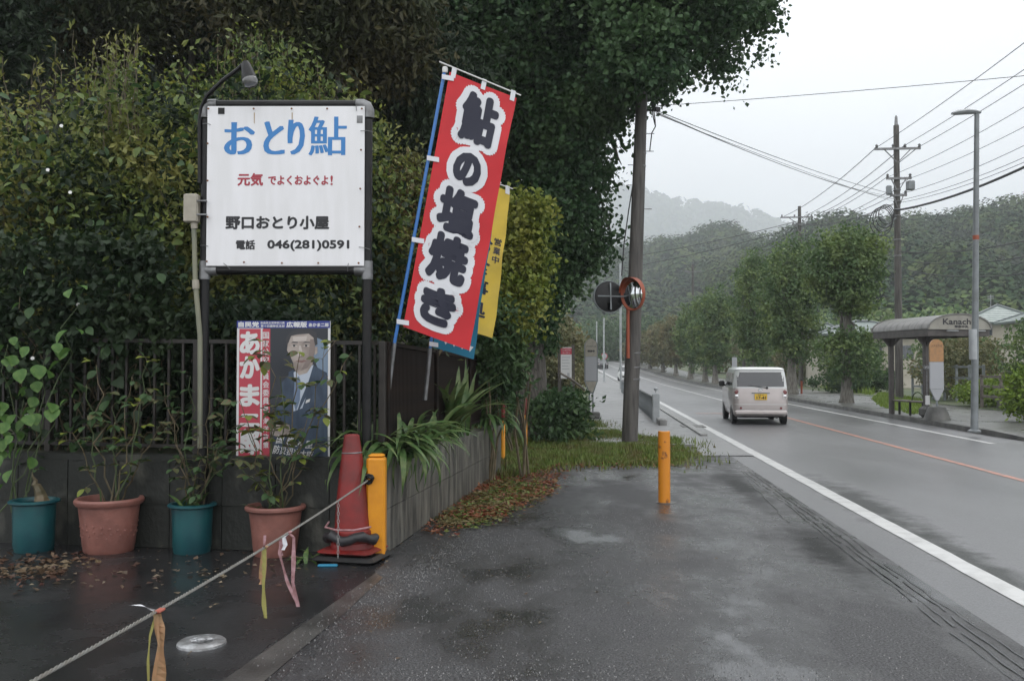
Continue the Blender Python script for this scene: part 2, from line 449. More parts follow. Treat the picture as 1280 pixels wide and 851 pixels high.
M['f_grass'] = fol('leaf_grass', (.07, .12, .022), (.17, .22, .045), (.13, .11, .04), 2.2)
M['f_rose'] = fol('leaf_rose', (.05, .085, .035), (.10, .12, .05), (.15, .07, .045), 3.5)
M['f_vine'] = fol('leaf_vine', (.045, .11, .025), (.075, .16, .035), (.12, .20, .05), 2)
M['f_litter'] = fol('leaf_litter', (.16, .035, .022), (.26, .10, .045), (.17, .14, .06), 2)
M['f_litter3'] = fol('leaf_litter_wet', (.05, .018, .014), (.11, .05, .03), (.16, .12, .07), 2)
M['manhole'] = mat('manhole_metal', (.45, .46, .47), .36, metal=.6, c2=(.22, .22, .22), scale=22)
M['f_litter2'] = fol('leaf_litter_pale', (.07, .05, .035), (.26, .21, .14), (.08, .035, .025), 2)

# ------------------------------------------------------------------ foliage helpers
def unit(a): return a / np.maximum(np.linalg.norm(a, axis=1, keepdims=True), 1e-9)
def leaf_arrays(P, size, rng, down=.35, aspect=.55, fold=.3, up=.5, var=.35):
    n = len(P)
    t = rng.normal(size=(n, 3)); t[:, 2] -= down; t = unit(t)
    nn = rng.normal(size=(n, 3)); nn[:, 2] += up
    b = unit(np.cross(t, nn)); nn = np.cross(b, t)
    L = size * (1 + rng.uniform(-var, var, (n, 1)))
    w = L * aspect * .5
    V = np.empty((n, 4, 3))
    V[:, 0] = P; V[:, 2] = P + t * L
    V[:, 1] = P + t * L * .45 + b * w + nn * w * fold
    V[:, 3] = P + t * L * .45 - b * w + nn * w * fold
    k = np.arange(n)[:, None] * 4
    F = np.concatenate([k + np.array([[0, 3, 2]]), k + np.array([[0, 2, 1]])], axis=0)
    return V.reshape(-1, 3), F
def clump_pts(C, per, r, rng, squash=.7):
    n = len(C)
    d = rng.normal(size=(n, per, 3)) * r * np.array([1, 1, squash]) * .55
    return (C[:, None, :] + d).reshape(-1, 3)
def ell_pts(ells, n, rng, shell=(.5, 1.0)):
    """points in the outer shell of several ellipsoids (cx,cy,cz,rx,ry,rz); share by surface"""
    w = np.array([(e[3]*e[5] + e[4]*e[5] + e[3]*e[4]) for e in ells]); w = w / w.sum()
    out = []
    for e, f in zip(ells, w):
        m = max(4, int(n * f))
        d = unit(rng.normal(size=(m, 3)))
        lump = 1 + .16*np.sin(d[:, 0]*5 + e[0]) * np.cos(d[:, 2]*6 + e[1]) + .10*np.sin(d[:, 1]*11 + d[:, 2]*9)
        rad = rng.uniform(shell[0]**2, shell[1]**2, m) ** .5 * lump
        out.append(np.array(e[:3]) + d * rad[:, None] * np.array(e[3:6]))
    return np.concatenate(out)
def crown(name, m, ells, parent, clumps, per, cr, size, seed, shell=(.5, 1.0), zmin=None, kind=None, **kw):
    rng = np.random.default_rng(seed)
    C = ell_pts(ells, clumps, rng, shell)
    if zmin is not None: C = C[C[:, 2] > zmin]
    P = clump_pts(C, per, cr, rng)
    V, F = leaf_arrays(P, size, rng, **kw)
    o = np_mesh(name, V, F, m, parent)
    if kind: o['kind'] = kind
    return o
def px_ell(px, py, depth, rx, rz, ry=None):
    """ellipsoid from its place in the view: centre pixel, depth, radii in pixels at that depth"""
    p = at(px, py, depth); k = depth / F_PX
    return (p.x, p.y, p.z, rx*k, ry if ry else rx*k, rz*k)
def limb(mb, a, b, r0, r1, rng, seg=6, wob=.08, sides=8):
    a, b = Vector(a), Vector(b); L = (b-a).length
    pts, rs = [], []
    for i in range(seg+1):
        t = i/seg
        p = a.lerp(b, t)
        if 0 < i < seg: p += Vector(rng.normal(size=3)) * wob * L * .3
        pts.append(p); rs.append(r0 + (r1-r0)*t)
    mb.tube(pts, rs, sides)
    return pts

# ------------------------------------------------------------------ GROUND, LOT, ROAD, PAVEMENTS
def strip(name, m, u0, u1, d0, d1, z, step=2.0, wob=0.0, thick=0.0, seed=1):
    """sheet (or slab when thick) following the road between offsets u0..u1"""
    n = max(2, int((d1-d0)/step)+1); mb = MB(); rr = random.Random(seed)
    pts = []
    for i in range(n):
        d = d0 + (d1-d0)*i/(n-1)
        a = u0 + rr.uniform(-wob, wob); b = u1 + rr.uniform(-wob, wob)
        pts.append((R(a, d, z), R(b, d, z)))
    for (a, b), (c, e) in zip(pts, pts[1:]):
        mb.quad(a, b, e, c)
        if thick:
            dz = Vector((0, 0, thick))
            mb.quad(a, c, c-dz, a-dz); mb.quad(e, b, b-dz, e-dz)
    if thick:
        a, b = pts[0]; mb.quad(b, a, a-dz, b-dz)
        a, b = pts[-1]; mb.quad(a, b, b-dz, a-dz)
    o = mb.build(name, m, None, smooth=False); o['kind'] = 'structure'
    return o
# one ground sheet to the horizon
us = [-2400, -1200, -600, -300, -150, -80, -40, -20, -8, 0, 8, 14, 20, 40, 80, 150, 300, 600, 1200, 2400]
ds = [-60, -20, 0, 20, 40, 60, 70, 80, 90, 100, 110, 120, 130, 140, 150, 165, 200, 400, 800, 1600, 3200]
V, Fc = [], []
for d in ds:
    for u in us:
        s_, z_ = (shift(min(d, 400)), rise(d))
        V.append((u*cos(ROAD) + s_ + d*sin(ROAD), d*cos(ROAD) - u*sin(ROAD)*(0 if abs(u) > 100 else 1), z_ - .06))
for i in range(len(ds)-1):
    for j in range(len(us)-1):
        k = i*len(us)+j; Fc.append((k, k+1, k+1+len(us), k+len(us)))
np_mesh('ground', np.array(V), np.array(Fc), M['field'])['kind'] = 'structure'
strip('parking_lot', M['lot'], -14, 2.45, -9, 19.6, 0.0)
strip('road', M['road'], 2.45, 9.1, -12, 230, -.004)
strip('gutter_strip', M['pave'], 1.98, 2.84, 16.5, 165, .008, wob=.03)
strip('side_road', M['road'], 9.1, 40, 2, 21.5, -.006, step=3)
strip('left_pavement', M['pave'], -.12, 1.98, 18.2, 165, .05, thick=.08, wob=.015)
strip('left_kerb', M['kerb'], 2.45, 2.60, 21.0, 165, .05, thick=.09)
strip('right_pavement', M['walk'], 9.27, 13.4, 21.5, 175, .118, thick=.15)
strip('right_kerb', M['kerb_dark'], 9.08, 9.27, 21.6, 175, .125, thick=.16, step=1)
strip('verge', M['field'], 13.4, 22, 24, 175, .13, thick=.15)
# kerb end that drops to the side road
mb = MB()
a, b, c = R(9.08, 21.6, .125), R(9.27, 21.6, .125), R(9.5, 19.2, .0)
mb.poly([a, b, R(9.55, 18.6, 0.0), R(9.3, 18.6, 0.0)])
mb.poly([R(9.08, 21.6, -.02), a, R(9.3, 18.6, 0.0)])
mb.build('kerb_ramp', M['kerb_dark'])['kind'] = 'structure'
mb = MB(); mb.poly([R(9.27, 21.5, .118), R(9.55, 18.6, 0.0), R(13.4, 18.6, 0.0), R(13.4, 21.5, .118)])
mb.build('pavement_ramp', M['walk'])['kind'] = 'structure'
# painted lines, worn edges
strip('road_edge_line', M['white_line'], 2.86, 3.05, -8, 165, .001, step=.35, wob=.006)
strip('road_centre_line', M['orange_line'], 5.93, 6.05, -8, 34, .001, step=.5, wob=.006)
strip('road_centre_line', M['white_line'], 5.93, 6.05, 34, 165, .001, step=2)
strip('road_edge_line', M['white_line'], 8.12, 8.27, 19.5, 165, .001, step=.5, wob=.006)
# arrow-like faded red painted mark behind the van
mb = MB()
p = ground(905, 517, .0)
for k, (dx, dy, w, h) in enumerate(((-.9, .1, 1.5, .05), (-.2, -.35, .9, .05))):
    mb.quad((p.x+dx, p.y+dy, .004), (p.x+dx+w, p.y+dy-.1, .004), (p.x+dx+w, p.y+dy+h*2, .004), (p.x+dx, p.y+dy+h*3, .004))
mb.build('painted_mark', M['orange_line'])['kind'] = 'structure'

def patch(name, pts, m, z, wob=.06, sub=8, seed=0, px=True):
    """flat sheet with a ragged edge; pts are view pixels projected on the ground"""
    rr = random.Random(seed)
    P = [ground(*q) for q in pts] if px else [Vector((*q, 0)) for q in pts]
    out = []
    for i, a in enumerate(P):
        b = P[(i+1) % len(P)]
        for k in range(sub):
            q = a.lerp(b, k/sub)
            out.append((q.x + rr.uniform(-wob, wob), q.y + rr.uniform(-wob, wob)*1.5, z))
    mb = MB(); mb.poly(out)
    me = mb.build(name, m)
    import bmesh
    bm = bmesh.new(); bm.from_mesh(me.data); bmesh.ops.triangulate(bm, faces=bm.faces[:], ngon_method='BEAUTY'); bm.to_mesh(me.data); bm.free()
    me['kind'] = 'structure'
    return me
M['joint_water'] = mat('joint_groove', (.010, .010, .010), .25)  # near-black colour of the wet cracks along the joint
M['water'] = mat('standing_water', (.018, .019, .019), .03, spec=.7)
M['darkwet'] = asphalt('dark_wet_asphalt', (.012, .013, .012), (.035, .037, .035), .45, .6, 3, .6)
M['slab'] = mat('concrete_slab', (.035, .034, .032), .3, c2=(.075, .072, .068), scale=2.5, detail=7, bump=.15, bscale=60)
patch('soil', [(560, 655), (632, 600), (700, 580), (845, 583), (885, 572), (870, 552), (780, 543), (738, 524), (600, 512), (560, 560)], M['soil'], .006, .16, 10, 3)
patch('soaked_lot', [(-500, 851), (-500, 676), (470, 676), (482, 705), (440, 740), (345, 800), (262, 866)], M['lot_wet'], .0018, .02, 8, 9)
patch('slab', [(268, 858), (322, 858), (425, 771), (478, 722), (470, 716)], M['slab'], .004, .006, 4, 4)
# grooves of the worn drain joint beside the edge line
mb = MB(); rr = random.Random(5)
for off, w in ((-.10, .011), (-.04, .015), (.02, .018), (.085, .009)):
    d = 3.2; prev = None; jit = 0
    while d < 14.2:
        jit = jit*.85 + rr.uniform(-.009, .009)
        u = 2.24 + (d-4.7)*.011 + off + jit
        ww = w * rr.uniform(.35, 1.5)
        cur = (R(u-ww/2, d, .0062), R(u+ww/2, d, .0062))
        if prev and rr.random() > .07: mb.quad(prev[0], prev[1], cur[1], cur[0])
        prev = cur; d += .12
for (x0, y0, x1, y1) in ((930, 592, 1010, 590), (1005, 672, 1060, 668), (935, 600, 985, 652)):
    a, b = ground(x0, y0, .0062), ground(x1, y1, .0062)
    k = 14; prev = None
    for i in range(k+1):
        q = a.lerp(b, i/k) + Vector((rr.uniform(-.02, .02), rr.uniform(-.03, .03), 0))
        w = .007 * rr.uniform(.4, 1.4)
        cur = (q - Vector((w, 0, 0)), q + Vector((w, 0, 0)))
        if prev: mb.quad(prev[0], prev[1], cur[1], cur[0])
        prev = cur
o = mb.build('pavement_joint', M['joint_water']); o['kind'] = 'structure'

# ------------------------------------------------------------------ HILLS
def hill(name, ridge, dist, foot, seed, back=1.35, m=None, bump=1.0, crown_h=7.0, nx=110, ny=26, step_px=None):
    """terrain from a ridge line (pixels at dist), rising from foot to the ridge and falling behind"""
    rng = np.random.default_rng(seed)
    X = np.array([(q[0]-CX)/F_PX*dist for q in ridge]); Z = np.array([EYE + (HORIZON-q[1])*dist/F_PX for q in ridge])
    xs = np.linspace(X[0], X[-1], nx)
    ts = np.linspace(0, back, ny)
    ph = rng.uniform(0, 6.28, 12)
    def H(x, t):
        zr = np.interp(x, X, Z)
        prof = np.where(t < 1, np.clip(t, 0, 1)**1.12, 1 - (t-1)*1.2)
        s = x/dist*40
        gully = (.06*np.sin(s*1.1+ph[0]) + .05*np.sin(s*2.3+ph[1]+3*t) + .03*np.sin(s*4.7+ph[2]-5*t)) * np.sin(np.clip(t, 0, 1)*pi)
        return (zr-crown_h)*(prof + gully*bump) + 1.5
    V = []
    for t in ts:
        y = foot + (dist-foot)*t
        xx = xs * (y/dist*.6 + .4)
        V.append(np.stack([xx, np.full(nx, y), H(xs, t)], 1))
    V = np.concatenate(V)
    Fq = np.array([(i*nx+j, i*nx+j+1, (i+1)*nx+j+1, (i+1)*nx+j) for i in range(ny-1) for j in range(nx-1)])
    np_mesh(name, V, Fq, m or M['hill'], None, True)['kind'] = 'structure'
    def sample(n, tmin=.0, tmax=1.04):
        x = rng.uniform(xs[0], xs[-1], n); t = rng.uniform(tmin, tmax, n)
        y = foot + (dist-foot)*t
        return np.stack([x*(y/dist*.6+.4), y, H(x, t)], 1)
    return sample, rng
M['hill'] = mat('hill_ground', (.022, .036, .018), .9, c2=(.04, .055, .03), scale=.05)
M['mountain'] = mat('mountain_forest', (.035, .055, .035), .95, c2=(.055, .075, .05), scale=.012, detail=8)
def forest(name, C, rad, cards, size, rng, label, m='f_hill', tall=.95):
    n = len(C)
    r = rad * rng.uniform(.5, 1.5, (n, 1, 1))
    d = rng.normal(size=(n, cards, 3)); d /= np.linalg.norm(d, axis=2, keepdims=True)
    d[:, :, 2] = np.abs(d[:, :, 2])*1.15 - .15
    P = (C[:, None, :] + d * r * rng.uniform(.8, 1.05, (n, cards, 1)) * np.array([1, 1, tall]))
    P[:, :, 2] += r[:, :, 0]*.55
    P = P.reshape(-1, 3); dn = d.reshape(-1, 3)
    # cards lie roughly tangent to the crown
    tt = unit(np.cross(dn, rng.normal(size=dn.shape))); bb = np.cross(dn, tt)
    nn = unit(dn + rng.normal(size=dn.shape)*.16 + np.array([0, 0, .3])); tt = unit(tt - nn*(tt*nn).sum(1, keepdims=True)); bb = np.cross(nn, tt)
    s = size * rng.uniform(.6, 1.4, (len(P), 1))
    V = np.stack([P - tt*s, P - bb*s*.8, P + tt*s, P + bb*s*.8], 1).reshape(-1, 3)
    F = np.arange(len(P)*4).reshape(-1, 4)
    o = np_mesh(name, V, F, M[m])
    tag(o, label, 'forest', kind='stuff')
    return o
smp, rng = hill('far_mountain', [(300, 330), (560, 300), (640, 268), (721, 249), (749, 237), (781, 234), (809, 241), (830, 248), (858, 255), (911, 258), (946, 266), (975, 279), (1020, 296), (1150, 330), (1400, 360)], 2500, 1700, 3, m=M['mountain'], nx=260, ny=40)
forest('mountain_forest', smp(6000, .3, 1.02), 13, 10, 8, rng, 'forest covering the far blue mountain ridge under the cloud')
smp, rng = hill('wooded_hill', [(300, 350), (600, 350), (690, 340), (740, 314), (806, 308), (851, 301), (883, 288), (911, 285), (932, 296), (968, 300), (1010, 330), (1080, 360)], 520, 230, 4)
forest('hill_forest', smp(4300), 5.6, 80, .80, rng, 'forest on the hazy rounded hill behind the street trees')
forest('hill_forest', smp(420), 5.0, 80, .8, rng, 'darker evergreens dotted over the hazy rounded hill', 'f_hill_dark', 1.5)
smp, rng = hill('wooded_slope', [(880, 345), (930, 315), (975, 290), (1004, 278), (1033, 270), (1055, 269), (1080, 277), (1138, 270), (1191, 264), (1244, 256), (1290, 248), (1400, 235), (1600, 215), (1900, 200)], 320, 120, 5)
forest('slope_forest', smp(3300), 4.2, 90, .55, rng, 'forest on the nearer dark slope at the right behind the utility pole')

forest('slope_forest', smp(480), 3.4, 90, .5, rng, 'darker evergreens dotted over the nearer slope at the right', 'f_hill_dark', 1.6)

# ------------------------------------------------------------------ TREES
def tree(name, loc, label, group, trunk_h, r0, crown_m, ells, clumps, per, cr, size, seed, bark='bark', limbs=6, lean=(0, 0), limb_to=None, **kw):
    """loc on the ground; ells relative to loc"""
    rng = np.random.default_rng(seed)
    t = empty(name, loc, 0, label, 'tree', group)
    mb = MB(); top = Vector((lean[0], lean[1], trunk_h))
    pts, rs = [], []
    for i in range(9):
        f = i/8
        p = top*f + Vector((sin(f*5+seed)*.05, cos(f*4+seed)*.05, 0))*trunk_h*.12*f
        pts.append(p); rs.append(r0*(1.45 if i == 0 else 1.08 if i == 1 else 1 - .62*f))
    mb.tube(pts, rs, 12)
    for i in range(5):        # root flare
        a = i*1.256 + seed
        mb.tube([(cos(a)*r0*.6, sin(a)*r0*.6, r0*1.3), (cos(a)*r0*1.5, sin(a)*r0*1.5, -.02)], [r0*.5, r0*.18], 6)
    mb.build('trunk', M[bark], t)
    lb = MB()
    for i in range(limbs):
        e = (limb_to or ells)[i % len(limb_to or ells)]
        d = rng.normal(size=3); d /= np.linalg.norm(d); d[2] = abs(d[2])*.6
        tip = Vector(e[:3]) + Vector((d[0]*e[3]*.75, d[1]*e[4]*.75, d[2]*e[5]*.75))
        f = rng.uniform(.45, .98); k = int(f*8)
        ps = limb(lb, pts[k], tip, rs[k]*.6, .02, rng, 7, .09, 7)
        for j in (3, 5):
            d2 = Vector(rng.normal(size=3))*e[3]*.4
            limb(lb, ps[j], ps[j]+d2, rs[k]*.25, .01, rng, 4, .1, 5)
    lb.build('limbs', M[bark], t)
    crown('crown', M[crown_m], ells, t, clumps, per, cr, size, seed, **kw)
    return t
def rel(loc, ells): return [(e[0]-loc.x, e[1]-loc.y, e[2]-loc.z, *e[3:]) for e in ells]

D = 20.6
loc = Vector((at(661, 540, 19.8).x, 19.8, 0))
big = [px_ell(745, -95, D, 222, 218), px_ell(842, 8, D-1.6, 114, 82, 2.6), px_ell(905, -8, D-.6, 72, 52, 1.6), px_ell(700, 245, D-1.3, 36, 70, .8), px_ell(705, 150, D-1.3, 52, 60, .9), px_ell(725, 130, D, 66, 62, 1.6), px_ell(770, 70, D, 80, 62, 2.0), px_ell(800, 60, D-3.3, 62, 62, 1.0), px_ell(798, -30, D-3.3, 70, 60, 1.0),
       px_ell(620, 60, D, 125, 190, 2.6), px_ell(640, 190, D-.2, 92, 112, 2.0), px_ell(690, 150, D, 60, 85, 1.6),
       px_ell(685, 275, D-.4, 56, 62, 1.0), px_ell(664, 345, D-.6, 50, 60, .9), px_ell(722, 292, D-.3, 22, 24, .5), px_ell(704, 345, D-.3, 26, 26, .5),
       px_ell(742, 262, D-.3, 14, 14, .3), px_ell(738, 215, D-.3, 26, 22, .6), px_ell(741, 300, D-.3, 20, 16, .5), px_ell(728, 330, D-.3, 22, 20, .5), px_ell(540, 30, D+.5, 120, 150, 2.6)]
tree('ginkgo_tree', loc, 'huge dark ginkgo tree whose thick trunk stands in the grass beyond the slatted fence', None, 9.0, .36, 'f_big', rel(loc, big), 3700, 62, .42, .115, 11,
     limbs=9, limb_to=rel(loc, [big[0], big[5], big[6]]), shell=(.35, 1.02), aspect=.85, down=.6, lean=(.15, .3))
# ivy skirts climbing the trunk
rng = np.random.default_rng(77)
C = np.array([(loc.x + cos(a)*.46 + .03*h, loc.y + sin(a)*.46, h) for a, h in zip(rng.uniform(0, 6.28, 380), rng.uniform(1.9, 5.4, 380))])
V, Fv = leaf_arrays(clump_pts(C, 16, .2, rng), .10, rng, down=.8, aspect=.8)
o = np_mesh('ivy', V, Fv, M['f_big']); tag(o, 'dark ivy wrapped round the upper trunk of the huge ginkgo', 'ivy', kind='stuff')

# woods behind the hedge: each trunk a tree
def back_tree(px, depth, top, bottom, rx, m, seed, label, n=900, leaf=.15, per=34, aspect=.4):
    loc = Vector((at(px, 500, depth).x, depth, 0))
    k = depth/F_PX
    zc = EYE + (HORIZON - (top+bottom)/2)*k; rz = (bottom-top)/2*k
    e = [(0, 0, zc, rx*k, rx*k*.8, rz), (.5*rx*k*.6, .3, zc-rz*.3, rx*k*.7, rx*k*.7, rz*.7), (-.5*rx*k*.6, -.2, zc+rz*.25, rx*k*.7, rx*k*.7, rz*.6)]
    return tree('woodland_tree', loc, label, 'dark trees behind the hedge', zc, .26, m, e, n, per, .5, leaf, seed, limbs=9, aspect=aspect, shell=(.45, 1.0), down=.9)
back_tree(395, 15.5, -150, 118, 128, 'f_brown', 31, 'brownish green tree whose low boughs hang behind the shop sign lamp', 1300)
back_tree(60, 17.0, -160, 62, 150, 'f_brown', 32, 'brownish tree hanging over the left end of the hedge', 1100)
back_tree(235, 19.0, -160, 88, 130, 'f_dark', 33, 'dark tree with sky specks between the two brownish trees', 900)
back_tree(500, 17.5, 20, 265, 118, 'f_dark', 34, 'dark tree standing between the shop sign and the red banner', 950)
back_tree(-90, 14.5, -150, 120, 120, 'f_dark', 35, 'dark tree at the far left edge of the woods', 500)
# deep woods that close the view under the crowns
rng = np.random.default_rng(9)
n = 3600
C = np.stack([rng.uniform(-24, 1.2, n), rng.uniform(22, 30, n), rng.uniform(.2, 10.5, n)**1.0], 1)
C[:, 0] -= 0
C = C[(C[:, 0] < -.3) | ((C[:, 2] < 3.5) & (C[:, 0] < .1))]
V, Fv = leaf_arrays(clump_pts(C, 26, .75, rng), .30, rng, aspect=.7)
tag(np_mesh('deep_woods', V, Fv, M['f_dark']), 'black-green woods seen in the gaps between hedge and tree crowns', 'woods', kind='stuff')

# hedge mass behind the front fence
def hedge_mass(name, ells, m, label, seed, clumps, per=30, cr=.22, size=.075, kind='stuff', cat='hedge', **kw):
    o = crown(name, M[m], ells, None, clumps, per, cr, size, seed, **kw)
    tag(o, label, cat, kind=kind); return o
k = 10.2/F_PX
H = [(-5.4, 10.6, 2.3, 1.7, 1.5, 2.45), (-4.0, 10.4, 2.35, 1.5, 1.4, 2.35), (-2.7, 10.3, 2.3, 1.3, 1.3, 2.55), (-1.95, 10.6, 2.0, 1.0, 1.2, 2.4), (-7.2, 10.6, 2.4, 1.7, 1.5, 2.4)]
hedge_root = empty('hedge', (-4, 10.3, 0), 0, 'tall overgrown hedge of mixed shrubs behind the fence at the left', 'hedge')
def hsub(ells): return [(e[0]+4, e[1]-10.3, *e[2:]) for e in ells]
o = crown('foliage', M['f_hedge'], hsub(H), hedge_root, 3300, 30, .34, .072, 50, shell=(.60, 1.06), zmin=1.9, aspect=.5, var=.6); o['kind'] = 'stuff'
o = crown('low_foliage', M['f_hedge_shade'], hsub(H), hedge_root, 1500, 26, .28, .095, 51, shell=(.62, .97), aspect=.7); o['kind'] = 'stuff'
# stems inside the hedge and shoots that stand out of its top
rng = np.random.default_rng(52); mb = MB()
for i in range(26):
    x = rng.uniform(-3.2, 2.6); limb(mb, (x, rng.uniform(-.6, .3), 0), (x+rng.normal()*.5, rng.uniform(-.9, .2), rng.uniform(2.5, 4.2)), .03, .008, rng, 7, .07, 5)
mb.build('stems', M['stem'], hedge_root)
P = []; mb = MB()
for i in range(60):
    px = rng.choice([rng.uniform(0, 480), rng.uniform(100, 180), rng.uniform(260, 330)]) if i > 12 else rng.uniform(128, 165)
    y = rng.uniform(9.6, 10.6); base = at(px, rng.uniform(95, 130), y); h = rng.uniform(.2, .62)
    tip = base + Vector((rng.normal()*.1, rng.normal()*.05, h))
    ps = limb(mb, base - Vector((0, 0, .5)) - hedge_root.location, tip - hedge_root.location, .006, .0025, rng, 6, .05, 4)
    for q in ps[2:]:
        for r_ in range(3): P.append(tuple(q + Vector(rng.normal(size=3))*.03))
mb.build('shoots', M['stem'], hedge_root)['kind'] = 'stuff'
V, Fv = leaf_arrays(np.array(P), .085, rng, down=-.6, aspect=.35)
np_mesh('shoot_leaves', V, Fv, M['f_hedge'], hedge_root)['kind'] = 'stuff'
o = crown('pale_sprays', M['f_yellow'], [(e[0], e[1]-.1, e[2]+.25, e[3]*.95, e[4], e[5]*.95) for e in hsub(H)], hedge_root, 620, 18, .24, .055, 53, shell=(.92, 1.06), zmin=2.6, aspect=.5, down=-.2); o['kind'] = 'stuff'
# larger single leaves on the hedge face
def leaf_proto(name, m, L=1.0, w=.6, shape='oval', droop=.15):
    """one leaf along +Y, base at the origin, normal +Z"""
    n = 6; V = []; F = []
    for i in range(n+1):
        t = i/n
        if shape == 'oval': ww = sin(pi*min(1, t*1.02))**.75
        elif shape == 'heart': ww = 1.05*(sin(pi*t**.62))**.8 + (.15 if i == 0 else 0)
        elif shape == 'lance': ww = sin(pi*t**.8)**1.1
        else: ww = 1-abs(2*t-1)
        ww *= w/2*L
        z = -droop*L*t*t
        V += [(-ww, t*L, z + ww*.35), (0, t*L, z), (ww, t*L, z + ww*.35)]
    for i in range(n):
        a = i*3
        F += [(a, a+1, a+4, a+3), (a+1, a+2, a+5, a+4)]
    me = bpy.data.meshes.new(name); me.from_pydata(V, [], F); me.materials.append(m)
    me.polygons.foreach_set('use_smooth', [True]*len(me.polygons)); me.update()
    return me
def put_leaf(me, parent, p, direction, s, roll, name='leaf'):
    o = bpy.data.objects.new(name, me); col.objects.link(o); o.parent = parent
    y = Vector(direction).normalized()
    zc = Vector((0, 0, 1)) if abs(y.z) < .95 else Vector((0, -1, 0))
    x = y.cross(zc).normalized(); z = x.cross(y)
    Rm = Matrix((x, y, z)).transposed().to_4x4()
    o.matrix_local = Matrix.Translation(p) @ Rm @ Matrix.Rotation(roll, 4, 'Y') @ Matrix.Scale(s, 4)
    return o
ovals = [leaf_proto('leaf', M['f_hedge'], 1, .55), leaf_proto('leaf', M['f_shrub'], 1, .6), leaf_proto('leaf', M['f_vine'], 1, .6)]
for i in range(210):
    px = rng.uniform(0, 250) if i % 4 else rng.uniform(0, 470); py = rng.uniform(110, 420); y = rng.uniform(8.75, 9.15)
    p = at(px, py, y) - hedge_root.location
    put_leaf(ovals[(0, 0, 1, 1, 1, 0)[rng.integers(6)] if py < 330 else 1], hedge_root, p, (rng.normal()*.8, -rng.uniform(.1, .9), -rng.uniform(-.3, .8)), rng.uniform(.07, .14), rng.normal()*.5)

# ------------------------------------------------------------------ SHRUBS
def shrub(name, loc, ells, m, label, cat, seed, n, per, cr, size, group=None, stems=4, h=1.5, **kw):
    r = empty(name, loc, 0, label, cat, group)
    rng = np.random.default_rng(seed)
    e2 = rel(Vector(loc), ells)
    mb = MB()
    for i in range(stems):
        e = e2[i % len(e2)]
        limb(mb, (rng.normal()*.08, rng.normal()*.08, 0), (e[0]+rng.normal()*e[3]*.3, e[1]+rng.normal()*e[4]*.3, e[2]+e[5]*.4), .022, .006, rng, 6, .06, 5)
    mb.build('stems', M['stem'], r)
    o = crown('foliage', M[m], e2, r, n, per, cr, size, seed, **kw); o['kind'] = 'stuff'
    return r
g = lambda px, depth, z=0.0: (at(px, 400, depth).x, depth, z)
shrub('shrub', g(655, 13.2), [px_ell(655, 310, 13.2, 24, 46), px_ell(668, 262, 13.2, 16, 20), px_ell(645, 262, 13.2, 14, 26), px_ell(648, 375, 13.0, 30, 42), px_ell(632, 402, 12.8, 30, 26), px_ell(640, 340, 13.3, 22, 50), px_ell(677, 262, 13.2, 9, 12), px_ell(672, 330, 13.2, 14, 30)],
      'f_yellow', 'tall yellow-green shrub growing beside the yellow banner in front of the ginkgo trunk', 'shrub', 61, 430, 18, .20, .078, aspect=.75, down=.3, shell=(.2, 1.2))
shrub('shrub', g(505, 10.9), [px_ell(500, 240, 10.9, 40, 48), px_ell(480, 320, 10.8, 50, 90), px_ell(530, 300, 11.2, 42, 80), px_ell(430, 380, 10.6, 60, 50)],
      'f_olive', 'olive and rust coloured shrub behind the shop sign post and the red banner', 'shrub', 62, 620, 26, .20, .075)
shrub('shrub', g(610, 12.6), [px_ell(610, 420, 12.6, 34, 50), px_ell(628, 455, 12.9, 30, 50)], 'f_shrub',
      'dark shrub behind the far end of the slatted side fence', 'shrub', 63, 190, 22, .18, .10)
shrub('shrub', g(642, 16.6), [px_ell(628, 478, 16.6, 16, 34), px_ell(620, 515, 16.4, 18, 24)], 'f_shrub',
      'dark leafy shrub at the foot of the ginkgo beside the yellow stake', 'shrub', 64, 150, 20, .18, .10)
shrub('shrub', g(704, 18.9), [px_ell(704, 516, 18.9, 24, 24), px_ell(688, 520, 18.4, 22, 28), px_ell(722, 520, 18.8, 14, 24)], 'f_shrub',
      'broad-leaved dark green shrub between the ginkgo trunk and the bus stop sign', 'shrub', 65, 150, 20, .24, .12, aspect=.6, shell=(.2, 1.25))
shrub('shrub', g(345, 9.9), [px_ell(350, 395, 9.9, 90, 34), px_ell(250, 400, 9.9, 60, 30)], 'f_hedge_shade',
      'dark shrub behind the fence and the election poster', 'shrub', 66, 330, 26, .2, .085)
shrub('tree_sapling', g(700, 38), [px_ell(700, 440, 38, 26, 42), px_ell(690, 480, 36, 26, 36), px_ell(716, 470, 40, 12, 26)], 'f_street_brown',
      'yellowish bush on the bank behind the red and white notice board', 'bush', 67, 420, 22, .4, .2)
shrub('shrub', g(692, 60), [px_ell(668, 430, 60, 50, 46), px_ell(715, 452, 60, 16, 26)], 'f_street',
      'green trees on the bank far behind the bus stop sign', 'bush', 68, 360, 24, .7, .38)
